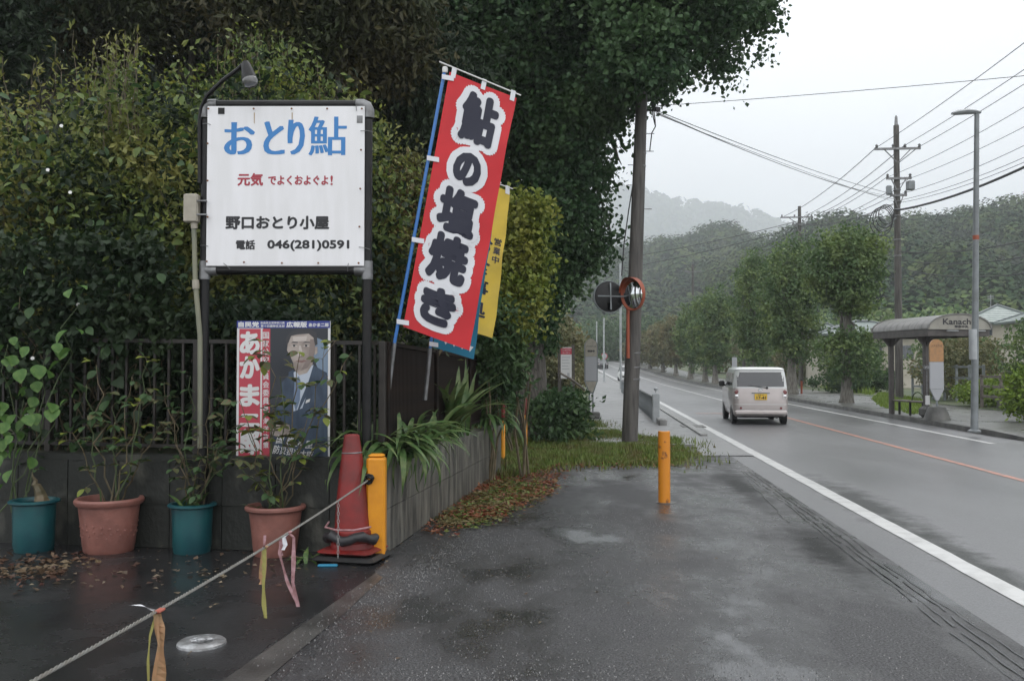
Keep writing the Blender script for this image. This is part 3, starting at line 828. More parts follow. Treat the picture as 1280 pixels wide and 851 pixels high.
# bank of ground cover round the trunk and grass verge
def grass(name, pts, n, h, m, label, seed, z=0.0, w=.008, cat='grass', jit=.03):
    rng = np.random.default_rng(seed)
    P = [ground(*q) for q in pts]; xs = [p.x for p in P]; ys = [p.y for p in P]
    out = []
    while sum(len(o) for o in out) < n:
        c = np.stack([rng.uniform(min(xs), max(xs), n*2), rng.uniform(min(ys), max(ys), n*2)], 1)
        ins = np.zeros(len(c), bool)
        for i in range(len(P)):
            a, b = P[i], P[(i+1) % len(P)]
            cond = ((a.y > c[:, 1]) != (b.y > c[:, 1])) & (c[:, 0] < (b.x-a.x)*(c[:, 1]-a.y)/(b.y-a.y+1e-9)+a.x)
            ins ^= cond
        c = c[ins]
        keep = (np.sin(c[:, 0]*3.1+seed)*np.cos(c[:, 1]*2.3) + rng.uniform(-1, 1, len(c))) > -.9
        out.append(c[keep])
    c = np.concatenate(out)[:n]; c = c + rng.normal(size=c.shape)*jit*(rng.random((n, 1)) < .35)*2
    th = rng.uniform(0, 6.28, n); hh = h*rng.uniform(.4, 1.3, n)*(1+.4*np.sin(c[:, 0]*2.2)*np.sin(c[:, 1]*1.7+1))
    dx, dy = np.cos(th), np.sin(th); ln = rng.uniform(.1, .7, n)*hh
    V = np.empty((n, 3, 3))
    V[:, 0] = np.stack([c[:, 0]-dy*w, c[:, 1]+dx*w, np.full(n, z)], 1)
    V[:, 1] = np.stack([c[:, 0]+dy*w, c[:, 1]-dx*w, np.full(n, z)], 1)
    V[:, 2] = np.stack([c[:, 0]+dx*ln, c[:, 1]+dy*ln, z+hh], 1)
    o = np_mesh(name, V.reshape(-1, 3), np.arange(n*3).reshape(-1, 3), M[m])
    tag(o, label, cat, kind='stuff'); return o
grass('grass', [(628, 600), (700, 582), (845, 582), (862, 572), (850, 553), (780, 545), (738, 527), (690, 520), (610, 522), (600, 560)], 80000, .10, 'f_grass', 'short grass round the utility pole and the ginkgo trunk', 5, w=.014, jit=.16)
grass('weeds', [(600, 560), (690, 545), (735, 540), (730, 515), (640, 505), (596, 520)], 16000, .26, 'f_grass', 'taller weeds at the foot of the ginkgo trunk', 6, w=.012)
grass('roadside_weeds', [(1090, 502), (1100, 494), (1150, 503), (1170, 520), (1140, 523), (1100, 512)], 5000, .12, 'f_bright', 'weeds along the pavement round the shelter bench', 8, z=.12, w=.02)
def litter(name, pts, n, s, m, label, seed, z=.012):
    rng = np.random.default_rng(seed)
    P = [ground(*q) for q in pts]; tri = list(range(1, len(P)-1)); ps = []
    for i in range(n):
        k = tri[rng.integers(len(tri))]; a, b = sorted(rng.uniform(0, 1, 2)); q = P[0]*a + P[k]*(b-a) + P[k+1]*(1-b)
        ps.append((q.x+rng.normal()*.12, q.y+rng.normal()*.2, z + rng.uniform(0, .02)))
    ps = np.array(ps); t = rng.normal(size=(n, 3)); t[:, 2] *= .12; t = unit(t)
    nn = np.tile(np.array([[0, 0, 1.]]), (n, 1)) + rng.normal(size=(n, 3))*.3; b = unit(np.cross(t, nn))
    L = s*rng.uniform(.5, 1.5, (n, 1)); w = L*rng.uniform(.2, .42, (n, 1))
    V = np.stack([ps, ps+t*L*.5+b*w+np.array([0, 0, .008]), ps+t*L, ps+t*L*.5-b*w+np.array([0, 0, .004])], 1).reshape(-1, 3)
    o = np_mesh(name, V, np.arange(n*4).reshape(-1, 4), M[m]); tag(o, label, 'leaves', kind='stuff'); return o
litter('leaf_litter', [(540, 668), (600, 640), (690, 610), (700, 575), (640, 560), (615, 600)], 5200, .055, 'f_litter', 'reddish fallen leaves drifted along the side of the concrete wall', 11)
litter('leaf_litter', [(590, 660), (680, 612), (640, 600), (560, 655)], 2400, .05, 'f_grass', 'yellowish moss and leaf crumbs at the edge of the lot', 12)
litter('leaf_litter', [(640, 590), (860, 585), (840, 550), (740, 530), (640, 540)], 2200, .05, 'f_litter', 'brown fallen leaves scattered in the grass round the utility pole', 15, .03)
litter('fallen_leaves', [(0, 740), (300, 730), (440, 700), (300, 690), (0, 692)], 150, .05, 'f_litter2', 'wet leaves scattered on the dark asphalt in front of the flower pots', 13, .006)
litter('fallen_leaves', [(0, 851), (600, 851), (900, 700), (640, 640), (440, 720)], 42, .035, 'f_litter2', 'few small leaves scattered over the open lot', 14, .006)
litter('fallen_leaves', [(0, 722), (60, 725), (90, 700), (0, 695)], 300, .055, 'f_litter3', 'heap of reddish leaves beside the leftmost pot', 16, .006)

M['grit_glints'] = mat('grit_glints', (.09, .09, .088), .4, c2=(.24, .235, .23), scale=40)  # pale chip colour carries the glints of the wet asphalt's stone grains
litter('grit_glints', [(330, 858), (640, 858), (1240, 858), (960, 640), (640, 640), (490, 730)], 9000, .008, 'grit_glints', 'small pale specks standing in for stone grains and glints of the wet asphalt', 17, .002)

# ------------------------------------------------------------------ STREET TREES (right pavement)
def street_tree(u, d, top, half, label, seed, m='f_street', low=None, bottom=None, leaf=.16, n=430, per=26, trunk=.22):
    """top z, half width; bottom z of the main crown"""
    loc = R(u, d, .12); bt = bottom or 2.6; zc = (top+bt)/2 - rise(d) - .12; rz = (top-bt)/2
    e = [(0, 0, zc, half*.85, half*.85, rz), (.35*half, .2, zc+rz*.30, half*.62, half*.7, rz*.60), (-.35*half, -.2, zc-rz*.05, half*.66, half*.7, rz*.66), (.1*half, -.3, zc-rz*.5, half*.7, half*.7, rz*.45)]
    if low: e.append((0, 0, low[0], low[1], low[1], low[2]))
    t = tree('street_tree', loc, label, 'street trees along the far kerb', zc, trunk, m, e, n, per, .34, leaf, seed, bark='bark_pale', limbs=9, aspect=.7, shell=(.5, 1.02), down=.3)
    t['group'] = 'street trees along the far kerb'
    return t
street_tree(10.15, 37.5, 7.25, 1.62, 'street tree nearest the bus shelter with a second leafy clump low on its trunk', 101, low=(1.95, 1.15, 1.0), bottom=3.6, n=620, per=30, leaf=.15, trunk=.2)
street_tree(10.45, 49.0, 8.7, 1.75, 'tall street tree just right of the van, second from the shelter', 102, bottom=1.5, n=700, trunk=.26)
street_tree(10.2, 59.0, 9.2, 1.45, 'third street tree from the shelter, its crown merging with the taller one', 103, bottom=1.6, n=640)
street_tree(10.1, 76.0, 8.3, 1.55, 'fourth street tree from the shelter, rising behind the van roof', 104, bottom=1.2, n=520, leaf=.2)
street_tree(10.1, 82.0, 8.0, 1.55, 'fifth street tree from the shelter, left of the van', 105, bottom=1.4, n=480, leaf=.22)
street_tree(10.1, 92.0, 8.0, 1.6, 'sixth street tree from the shelter', 106, bottom=1.6, n=420, leaf=.24)
street_tree(10.1, 103.0, 7.3, 2.1, 'seventh street tree from the shelter, first of the paler ones', 107, 'f_street_brown', bottom=1.5, n=380, leaf=.26)
street_tree(10.1, 114.0, 7.4, 2.2, 'eighth street tree from the shelter, thin and brownish', 108, 'f_street_brown', bottom=1.5, n=360, leaf=.28)
street_tree(10.1, 126.0, 7.0, 2.3, 'ninth street tree from the shelter, brownish and half bare', 109, 'f_street_brown', bottom=1.6, n=340, leaf=.3)
street_tree(10.1, 140.0, 6.4, 2.4, 'farthest brownish street tree where the road bends away', 110, 'f_street_brown', bottom=1.8, n=320, leaf=.3)
# second row of greenery beyond the pavement
rng = np.random.default_rng(120)
for i, (u, d, hh, w, m, lab) in enumerate(((14.6, 34.5, .95, 1.4, 'f_bright', 'clipped yellow-green hedge seen through the bus shelter'),
        (15.5, 40, 2.6, 1.9, 'f_street_brown', 'brownish bush behind the left half of the bus shelter'), (16.5, 44, 3.2, 2.0, 'f_street', 'green bush behind the street tree nearest the shelter'),
        (15.8, 34, 3.0, 1.3, 'f_street', 'upright green bush seen through the right half of the shelter'), (14.5, 52, 1.2, 2.4, 'f_shrub', 'dark clipped hedge between the first two street trees'),
        (17, 62, 3.6, 2.4, 'f_street', 'large bush filling the gap behind the third street tree'), (17, 76, 3.6, 2.4, 'f_street_brown', 'large pale bush behind the fourth street tree'),
        (17, 92, 3.6, 2.6, 'f_street', 'green bush behind the sixth street tree'), (16, 110, 4.4, 3.6, 'f_street_brown', 'pale scrub behind the eighth street tree'),
        (11.6, 25.3, 1.35, .72, 'f_bright', 'yellow-green bush right of the street lamp pole'), (13.9, 24.6, 1.25, 1.0, 'f_shrub', 'dark rounded bush at the right edge behind the street lamp'),
        (14.2, 27.0, 2.5, 1.0, 'f_shrub', 'taller dark bush at the right edge in front of the house'))):
    p = R(u, d, .12)
    shrub('bush', tuple(p), [(p.x, p.y, p.z + hh*.55, w, w*.8, hh*.55), (p.x+w*.4, p.y+.2, p.z+hh*.7, w*.6, w*.6, hh*.38)], m, lab, 'bush', 121+i, int(150+w*60), 22, .14+.05*w, .085+d*.0016, stems=5)
# green verge band with flowers
g1 = [R(13.2, d) for d in (30, 50, 70)]
grass('verge_grass', [(1090, 497), (1105, 483), (1060, 478), (1012, 474), (1010, 484), (1050, 492)], 9000, .35, 'f_bright', 'bright weedy verge behind the far pavement', 9, z=.13, w=.03)
# dark woods that close the road's far bend
rng = np.random.default_rng(130)
n = 520
C = np.array([tuple(R(u, d, 0) + Vector((0, 0, z))) for u, d, z in zip(rng.uniform(6.0, 24, n), rng.uniform(160, 185, n), rng.uniform(0, 7.5, n))])
V, Fv = leaf_arrays(clump_pts(C, 22, 1.5, rng), .6, rng, aspect=.7)
tag(np_mesh('far_woods', V, Fv, M['f_shrub']), 'dark trees closing the view where the road bends away', 'woods', kind='stuff')
n = 620
C = np.array([tuple(R(u, d, 0) + Vector((0, 0, z))) for u, d, z in zip(rng.uniform(-34, -3.0, n), rng.uniform(120, 175, n), rng.uniform(-1, 6, n))])
V, Fv = leaf_arrays(clump_pts(C, 22, 1.6, rng), .6, rng, aspect=.7)
tag(np_mesh('far_woods', V, Fv, M['f_street']), 'hazy green trees on the far bank left of the pavement', 'woods', kind='stuff')
n = 900
C = np.array([tuple(R(u, d, 0) + Vector((0, 0, z))) for u, d, z in zip(rng.uniform(22, 60, n), rng.uniform(80, 175, n), rng.uniform(0, 6.5, n))])
V, Fv = leaf_arrays(clump_pts(C, 22, 1.6, rng), .55, rng, aspect=.7)
tag(np_mesh('far_woods', V, Fv, M['f_street']), 'green trees between the street trees and the wooded slope', 'woods', kind='stuff')

# ------------------------------------------------------------------ CONCRETE WALLS with their blocks
WA = ground(481, 693); WL = Vector((-5.9, 8.45, 0)); WB = Vector((-.17, 13.75, 0))
def block_wall(name, a, b, top0, top1, rows, ncol, thick_dir, m, label, thick=.14):
    r = empty(name, a, 0, label, 'wall')
    d = (b-a); L = d.length; d = d.normalized(); nrm = Vector(thick_dir)
    core = MB(); t0 = Vector((0, 0, top0-.05)); t1 = Vector((0, 0, top1-.05)); e = d*L
    ins = nrm*.012
    core.prism([ins, e+ins, e+t1+ins, t0+ins], nrm*(thick-.024)); core.build('core', M['concrete_dark'], r)
    cap = MB(); cap.prism([-d*.0 - nrm*.008 + t0, e - nrm*.008 + t1, e - nrm*.008 + t1 + Vector((0, 0, .055)), -nrm*.008 + t0 + Vector((0, 0, .055))], nrm*(thick+.016)); cap.build('coping', M['concrete'] if m == 'concrete' else M['concrete_dark'], r)
    rr = random.Random(3)
    for k in range(rows):
        for j in range(ncol):
            f0, f1 = j/ncol, (j+1)/ncol
            def P(f, h):
                tt = top0 + (top1-top0)*f - .052
                return d*L*f + Vector((0, 0, tt*h))
            gp = .004/L; gz = .006; off = rr.uniform(0, .004)
            q = [P(f0+gp, k/rows)+Vector((0, 0, gz)), P(f1-gp, k/rows)+Vector((0, 0, gz)), P(f1-gp, (k+1)/rows), P(f0+gp, (k+1)/rows)]
            mb = MB(); mb.prism([v - nrm*off for v in q], nrm*(.014+off)); mb.build('block', M[m], r, False)
    return r
dirs = (WB-WA).normalized(); nin = Vector((-dirs.y, dirs.x, 0))
block_wall('side_wall', WA, WB, .80, .70, 2, 9, nin, 'concrete', 'rain-streaked concrete wall running back from the yellow post beside the lot')
dirf = (WL-WA).normalized(); nf = Vector((dirf.y, -dirf.x, 0))
if nf.y < 0: nf = -nf
block_wall('front_wall', WA + dirf*.0 + nf*.0 - Vector((.004, 0, 0)), WL, .80, .82, 2, 10, nf, 'concrete_dark', 'dark mossy concrete wall behind the row of flower pots')
mb = MB(); mb.poly([WA+nf*.1+Vector((0, 0, .72)), WB+Vector((-.1, 0, .62)), Vector((-1.5, 15.5, .66)), Vector((-8, 14, .7)), WL+nf*.1+Vector((0, 0, .74))]); mb.build('planting_bed', M['soil'])['kind'] = 'structure'

# ------------------------------------------------------------------ FENCES
def fence_run(name, a, b, z0, z1a, z1b, n, slat, slat_th, m, label, posts, rail=.045, slat_name='baluster', post_w=.06):
    r = empty(name, a, 0, label, 'fence')
    d = b-a; L = d.length; dn = d.normalized(); perp = Vector((-dn.y, dn.x, 0))
    ang = atan2(dn.y, dn.x)
    for f in posts:
        p = d*f; h = z1a + (z1b-z1a)*f
        mb = MB(); mb.box((p.x, p.y, (z0+h)/2 - .01), (post_w, post_w, h-z0+.05), ang, .006); mb.build('post', M[m], r, False)
    mb = MB(); mb.bar(Vector((0, 0, z1a)), d+Vector((0, 0, z1b)), rail, .035); mb.build('top_rail', M[m], r)
    mb = MB(); mb.bar(Vector((0, 0, z0+.09)), d+Vector((0, 0, z0+.05)), rail*.8, .03); mb.build('bottom_rail', M[m], r)
    me = None
    for i in range(n):
        f = (i+.5)/n; h = (z1a+(z1b-z1a)*f) - .02; p = d*f + Vector((0, 0, z0+.06))
        if me is None:
            mb = MB(); mb.box((0, 0, .5), (slat, slat_th, 1.0), ang); o = mb.build(slat_name, M[m], r, False); me = o.data
        else:
            o = bpy.data.objects.new(slat_name, me); col.objects.link(o); o.parent = r
        o.location = p; o.scale = (1, 1, h-z0-.06)
    return r
FA = Vector((at(478, 500, 8.05).x, 8.05, 0)); FL = Vector((-5.7, 8.75, 0)); FB = Vector((at(619, 450, 13.8).x - .03, 13.8, 0))
fence_run('front_fence', FL, FA, .80, 1.86, 1.80, 33, .022, .022, 'fence_bronze', 'bronze railing fence on the front wall, dim behind the plants and the poster', (0, .3, .62, .9, 1.0))
fence_run('side_fence', FA + Vector((.02, .06, 0)), FB, .78, 1.80, 1.66, 118, .036, .012, 'fence_brown', 'dark brown slatted fence on the side wall behind the banner poles', (0, .33, .66, 1.0), slat_name='slat', post_w=.075)

# ------------------------------------------------------------------ LETTERING
_tc = {}
def glyphs(s, spacing=1.0):
    key = (s, spacing)
    if key not in _tc:
        c = bpy.data.curves.new('t', 'FONT'); c.body = s; c.size = 1; c.resolution_u = 3; c.space_character = spacing
        o = bpy.data.objects.new('t', c); col.objects.link(o)
        dg = bpy.context.evaluated_depsgraph_get()
        me = bpy.data.meshes.new_from_object(o.evaluated_get(dg)); bpy.data.objects.remove(o)
        _tc[key] = ([tuple(v.co[:2]) for v in me.vertices], [tuple(p.vertices) for p in me.polygons])
        bpy.data.meshes.remove(me)
    return _tc[key]
def lettering(s, F, cx, cy, w, h, m, parent, z=.002, bold=0.0, n=8, horiz=False, name='lettering', spacing=1.0, shear=0.0, rot=0.0):
    """text fitted into a w x h box centred at cx, cy in the panel's own plane; F(x, y, z) -> local point.
    Bold strokes come from a fan of slightly shifted copies, each a hair above the one before."""
    v, f = glyphs(s, spacing)
    xs = [p[0] for p in v]; ys = [p[1] for p in v]
    x0, x1, y0, y1 = min(xs), max(xs), min(ys), max(ys)
    sx = (w-2*bold)/(x1-x0); sy = (h-2*(0 if horiz else bold))/(y1-y0) if y1-y0 > .02 else sx
    V = []; Fc = []
    offs = [(0, 0)] if bold == 0 else ([(bold*cos(2*pi*i/n), 0 if horiz else bold*sin(2*pi*i/n)) for i in range(n)] + [(0, 0)])
    if horiz and bold: offs = [(bold*(2*i/(n-1)-1), 0) for i in range(n)]
    for k, (dx, dy) in enumerate(offs):
        b = len(V)
        for p in v:
            x = (p[0]-(x0+x1)/2)*sx + dx; y = (p[1]-(y0+y1)/2)*sy + dy
            x += shear*y
            if rot: x, y = x*cos(rot)-y*sin(rot), x*sin(rot)+y*cos(rot)
            V.append(tuple(F(cx+x, cy+y, z + k*4e-5)))
        Fc += [tuple(q+b for q in fc) for fc in f]
    mb = MB(); mb.v = V; mb.f = Fc
    return mb.build(name, m, parent, False)
def panel_frame(o, u, v):
    """F for a panel in a thing's local space: origin o, right u, up v"""
    o, u, v = Vector(o), Vector(u).normalized(), Vector(v).normalized(); n = u.cross(v)
    return lambda x, y, z=0.0: o + u*x + v*y + n*z
def rect(F, x0, y0, x1, y1, z, m, name, parent, th=.0):
    mb = MB()
    if th: mb.prism([F(x0, y0, z-th), F(x1, y0, z-th), F(x1, y1, z-th), F(x0, y1, z-th)], F(0, 0, th)-F(0, 0, 0))
    else: mb.quad(F(x0, y0, z), F(x1, y0, z), F(x1, y1, z), F(x0, y1, z))
    return mb.build(name, m, parent, False)

# ------------------------------------------------------------------ SHOP SIGN
SD = 7.95; kk = SD/F_PX
bl, tr = at(260, 333, SD), at(457, 135, SD)
cxs = (bl.x+tr.x)/2
sign = empty('shop_sign', (cxs, SD, .0), 0, 'large white shop sign with blue lettering in a black pipe frame on two posts', 'sign')
def SL(px, py, dy=0.0): p = at(px, py, SD); return Vector((p.x-cxs, dy, p.z))
Fs = lambda x, y, z=0.0: Vector((x, -.05 - z, y))
a, b = SL(260, 333), SL(457, 135)
rect(Fs, a.x, a.z, b.x, b.z, 0, M['sign_white'], 'board', sign, .02)
pr = .041
mb = MB(); q0, q1 = SL(256, 340), SL(256, 150); mb.tube([(q0.x, 0, .2), (q0.x, 0, q1.z)], pr, 12); mb.build('post', M['black'], sign)
mb = MB(); q0, q2 = SL(459, 340), SL(461, 150); mb.tube([(q0.x, 0, .2), (q0.x, 0, q2.z)], pr, 12); mb.build('post', M['black'], sign)
for y in (131, 338):
    mb = MB(); l, r_ = SL(267, y), SL(449, y); mb.tube([l, r_], pr*.95, 12); mb.build('cross_pipe', M['black'], sign)
for (x, y, sx, sz) in ((256, 131, 1, -1), (461, 131, -1, -1), (256, 338, 1, 0), (459, 338, -1, 0)):
    c = SL(x, y); mb = MB()
    if sz: mb.tube([c+Vector((sx*.11, 0, 0)), c+Vector((sx*.05, 0, 0)), c+Vector((sx*.015, 0, -.015)), c+Vector((0, 0, -.05)), c+Vector((0, 0, -.12))], pr*1.2, 12)
    else:
        mb.tube([c+Vector((sx*.11, 0, 0)), c], pr*1.2, 12); mb.tube([c+Vector((0, 0, .08)), c+Vector((0, 0, -.08))], pr*1.22, 12)
    mb.build('pipe_joint', M['steel'], sign)
def STX(s, x0, y0, x1, y1, m, **kw):
    a, b = SL(x0, y1), SL(x1, y0)
    return lettering(s, Fs, (a.x+b.x)/2, (a.z+b.z)/2, b.x-a.x, b.z-a.z, m, sign, **kw)
STX('お', 282, 155, 321, 195, M['blue'], bold=.013, horiz=True, n=9)
STX('と', 331, 154, 358, 195, M['blue'], bold=.013, horiz=True, n=9)
STX('り', 361, 152, 383, 195, M['blue'], bold=.013, horiz=True, n=9)
STX('鮎', 387, 148, 435, 196, M['blue'], bold=.006, horiz=True, n=7)
STX('元気', 299, 218, 331, 234, M['darkred'], bold=.004)
STX('でよくおよぐよ', 337, 221, 412, 233, M['darkred'], bold=.003)
STX('!', 414.5, 221, 417.5, 233, M['darkred'], bold=.002)
STX('野口おとり小屋', 284, 271, 413, 288, M['ink'], bold=.0055)
STX('電話', 297, 301, 321, 313, M['ink'], bold=.003)
STX('046(281)0591', 336, 301, 438, 315, M['ink'], bold=.0045)
mb = MB()
for (x, y) in ((264, 139), (320, 139), (367, 139), (411, 139), (454, 139), (263, 182), (263, 228), (263, 273), (262, 328), (453, 190), (452, 238), (451, 285), (450, 330), (308, 329), (355, 330), (400, 330)):
    p = SL(x, y); mb.lathe([(.0, .010), (.006, .009), (.009, .004), (.009, 0)], (p.x, -.072, p.z), 8, Matrix.Rotation(pi/2, 3, 'X'))
o = mb.build('screws', M['rust'], sign)
p = SL(279, 142); rect(Fs, p.x-.028, p.z-.02, p.x+.028, p.z+.035, .004, M['black'], 'bracket', sign, .006)
p = SL(451, 151); rect(Fs, p.x-.026, p.z-.035, p.x+.024, p.z+.03, .003, M['steel'], 'tape_patch', sign, .002)
mb = MB()
for x, y in ((367, 143), (320, 143)):
    p = SL(x, y); mb.quad(Fs(p.x-.004, p.z-.09, .0015), Fs(p.x+.004, p.z-.10, .0015), Fs(p.x+.005, p.z, .0015), Fs(p.x-.005, p.z, .0015))
mb.build('rust_streaks', mat('rust_stain', (.42, .32, .22), .6), sign)
# wires tying the board to the frame
mb = MB()
for (x0, y0, x1, y1) in ((446, 127, 447, 141), (452, 166, 468, 167), (256, 157, 266, 158), (282, 330, 290, 337), (437, 330, 436, 340), (254, 308, 263, 309), (450, 310, 464, 313)):
    a, b = SL(x0, y0, -.06), SL(x1, y1, -.055); mb.tube([a, (a+b)/2 + Vector((0, -.012, .004)), b], .003, 5)
mb.build('tie_wires', M['steel'], sign)
# spotlight on its arm
lp = empty('spotlight', (cxs, SD, 0), 0, 'black spotlight with glass face on a curved arm above the shop sign', 'lamp')
mb = MB(); mb.tube([SL(251, 230, -.03), SL(251, 150, -.03), SL(254, 135, -.04), SL(262, 122, -.06), SL(285, 107, -.14), SL(305, 97, -.2), SL(312, 92, -.22)], .018, 8); mb.build('arm', M['black'], lp)
c0, c1 = SL(316, 90, -.22), SL(324, 117, -.25)
ax = (c1-c0).normalized(); Mr = ax.to_track_quat('Z', 'Y').to_matrix()
mb = MB(); mb.lathe([(.0, -.015), (.03, -.01), (.042, .02), (.052, .07), (.062, .13), (.066, .15)], c0, 16, Mr); mb.build('housing', M['black'], lp)
mb = MB(); mb.lathe([(.062, .148), (.068, .160), (.068, .18), (.056, .205), (.03, .215), (0, .217)], c0, 16, Mr); mb.build('lamp_glass', mat('lamp_glass', (.10, .10, .10), .08, coat=.6), lp)
# meter box and conduit left of the sign
jx = at(240, 261, 7.9)
jb = empty('junction_box', (jx.x, 7.9, 0), 0, 'beige electrical junction box with a yellowed conduit beside the left post of the shop sign', 'electrical box')
def JL(px, py, dy=0): p = at(px, py, 7.9); return Vector((p.x-jx.x, dy, p.z))
M['beige'] = mat('beige_plastic', (.36, .33, .27), .45, c2=(.28, .26, .21), scale=9)
M['conduit'] = mat('conduit', (.20, .20, .14), .5, c2=(.14, .15, .11), scale=3)
c = JL(240, 261); mb = MB(); mb.box((c.x, 0, c.z), (.125, .09, .25), 0, .012); mb.build('box', M['beige'], jb, False)
mb = MB(); mb.box((c.x, -.05, c.z), (.112, .012, .236), 0, .004); mb.build('lid', M['beige'], jb, False)
mb = MB(); mb.tube([JL(242, 280), JL(243, 300), JL(244, 350), JL(247, 385), JL(250, 420), JL(250, 560)], .022, 8); mb.build('conduit', M['conduit'], jb)
for y0, y1 in ((277, 286), (350, 361)):
    mb = MB(); mb.tube([JL(242.5 if y0 < 300 else 244.3, y0), JL(243 if y0 < 300 else 245, y1)], .03, 8); mb.build('coupling', M['beige'], jb)
for y in (252, 269):
    mb = MB(); p = JL(249, y); mb.bar(p+Vector((-.01, -.03, 0)), p+Vector((.075, -.03, 0)), .03, .012); mb.build('strap', M['steel'], jb)

# ------------------------------------------------------------------ ELECTION POSTER on the fence
PD = 8.02
pa, pb = at(295, 575, PD), at(413, 401, PD)
po = empty('election_poster', (pa.x, PD, 0), 0, 'framed election poster of a man in a dark suit hanging low on the fence', 'poster')
def PL(px, py): p = at(px, py, PD); return (p.x-pa.x, p.z)
Fp = lambda x, y, z=0.0: Vector((x, -z, y))
def PR(x0, y0, x1, y1, z, m, name, th=0):
    a, b = PL(x0, y1), PL(x1, y0); return rect(Fp, a[0], a[1], b[0], b[1], z, m, name, po, th)
def PP(pts, z, m, name):
    mb = MB(); mb.poly([Fp(*PL(*q), z) for q in pts][::-1]); return mb.build(name, m, po, False)
def PT(s, x0, y0, x1, y1, m, **kw):
    a, b = PL(x0, y1), PL(x1, y0); return lettering(s, Fp, (a[0]+b[0])/2, (a[1]+b[1])/2, b[0]-a[0], b[1]-a[1], m, po, **kw)
flat = lambda n, c, r=.45: mat(n, c, r)
M['po_white'] = flat('print_white', (.60, .60, .60)); M['po_red'] = flat('print_red', (.42, .045, .07)); M['po_blue'] = flat('print_blue', (.025, .04, .22))
M['po_bg'] = flat('print_dark', (.022, .026, .034)); M['po_suit'] = mat('print_suit', (.025, .042, .072), .45, c2=(.045, .07, .11), scale=6, stretch=(3, 1, 1)); M['po_skin'] = mat('print_skin', (.36, .31, .28), .45, c2=(.24, .20, .18), scale=9, lo=.42, hi=.6)
M['po_shirt'] = flat('print_shirt', (.42, .47, .55)); M['po_tie'] = flat('print_tie', (.13, .18, .27)); M['po_hair'] = flat('print_hair', (.035, .035, .04)); M['po_pale'] = flat('print_pale_blue', (.16, .22, .30))
PR(295, 401, 413, 575, 0, M['po_white'], 'board', .012)
PR(296, 401, 412.5, 410, .0015, M['po_blue'], 'header_band')
PR(298, 411, 326, 572, .0015, M['po_red'], 'red_band')
PR(328, 410, 410, 572, .0015, M['po_bg'], 'photo_print')
PP([(385, 430), (396, 422), (410, 428), (410, 470), (398, 462)], .002, M['po_pale'], 'backdrop_print')
PP([(352, 500), (352, 478), (366, 464), (380, 459), (393, 457), (409, 466), (410, 572), (352, 572), (338, 545), (345, 510)], .003, M['po_suit'], 'jacket_print')
PP([(366, 466), (376, 460), (392, 456), (388, 480), (378, 510), (367, 514), (366, 490)], .004, M['po_shirt'], 'shirt_print')
PP([(368, 474), (374, 470), (376, 478), (375, 500), (370, 514), (366, 500)], .0048, M['po_tie'], 'tie_print')
PP([(361, 465), (367, 462), (368, 480), (366, 520), (361, 500)], .0052, M['po_suit'], 'lapel_print')
PP([(392, 456), (396, 462), (386, 490), (370, 520), (376, 500), (386, 476)], .0053, M['po_suit'], 'lapel_print')
PP([(383, 500), (388, 498), (387, 502), (382, 504)], .0056, M['po_white'], 'pocket_square')
PP([(366, 440), (390, 440), (391, 455), (384, 466), (374, 469), (367, 460)], .0042, M['po_skin'], 'neck_print')
PP([(360, 428), (364, 417), (374, 414), (386, 415), (393, 422), (394, 438), (391, 450), (384, 460), (376, 463), (368, 457), (363, 445), (359, 438)], .0055, M['po_skin'], 'face_print')
PP([(358, 432), (358, 422), (364, 414.5), (374, 411), (388, 411.5), (396, 416), (397, 430), (394, 432), (392, 422), (386, 417), (372, 418), (364, 420), (361, 428)], .006, M['po_hair'], 'hair_print')
M['po_shade'] = flat('print_shade', (.20, .16, .145)); M['po_light'] = flat('print_light', (.46, .41, .38)); M['po_lip'] = flat('print_lip', (.22, .12, .11))
PP([(388, 424), (394, 424), (394, 438), (391, 450), (384, 460), (376, 463), (380, 456), (386, 446)], .0058, M['po_shade'], 'shade_print')
PP([(366, 421), (384, 420), (383, 426), (367, 427)], .0059, M['po_light'], 'shade_print')
PP([(374, 432), (376.5, 432), (379, 444), (376, 446), (372.5, 445)], .0060, M['po_light'], 'nose_print')
PP([(376.5, 444), (380.5, 443), (379.5, 446.5), (374, 447)], .0061, M['po_shade'], 'shade_print')
for e0 in (363.5, 378.5):
    PP([(e0, 428.6), (e0+3, 427), (e0+9, 427.4), (e0+9, 428.6), (e0+3, 428.4)], .0063, M['po_hair'], 'brow_print')
    PP([(e0+.5, 432.2), (e0+3.5, 430.8), (e0+7.5, 431.2), (e0+8.5, 432.6), (e0+4.5, 433.6)], .0063, M['po_light'], 'eye_print')
    PP([(e0+3.0, 430.9), (e0+5.6, 430.9), (e0+5.8, 433.3), (e0+3.2, 433.4)], .0065, M['po_hair'], 'eye_print')
    PP([(e0+.3, 432.0), (e0+3.5, 430.4), (e0+7.7, 430.8), (e0+7.5, 431.3), (e0+3.5, 431.0)], .0066, M['po_hair'], 'eye_print')
PP([(369.5, 451.5), (374, 450), (377, 450.6), (380, 449.6), (384, 450.8), (377.5, 453.4)], .0063, M['po_lip'], 'mouth_print')
PP([(369.5, 451.4), (377, 451.6), (384, 450.8), (377, 452.1)], .0065, M['po_hair'], 'mouth_print')
PP([(394, 434), (397, 433), (397, 441), (393.5, 444)], .0057, M['po_skin'], 'ear_print')
PP([(338, 535), (345, 527), (362, 531), (364, 542), (350, 546), (338, 543)], .0058, M['po_skin'], 'hand_print')
PT('自民党', 298, 402, 324, 409, M['po_white'], z=.003, bold=.0025)
PT('自由民主党神奈川県', 326, 402, 356, 405, M['po_white'], z=.003, bold=.0006)
PT('第十四選挙区支部', 326, 406, 356, 409, M['po_white'], z=.003, bold=.0006)
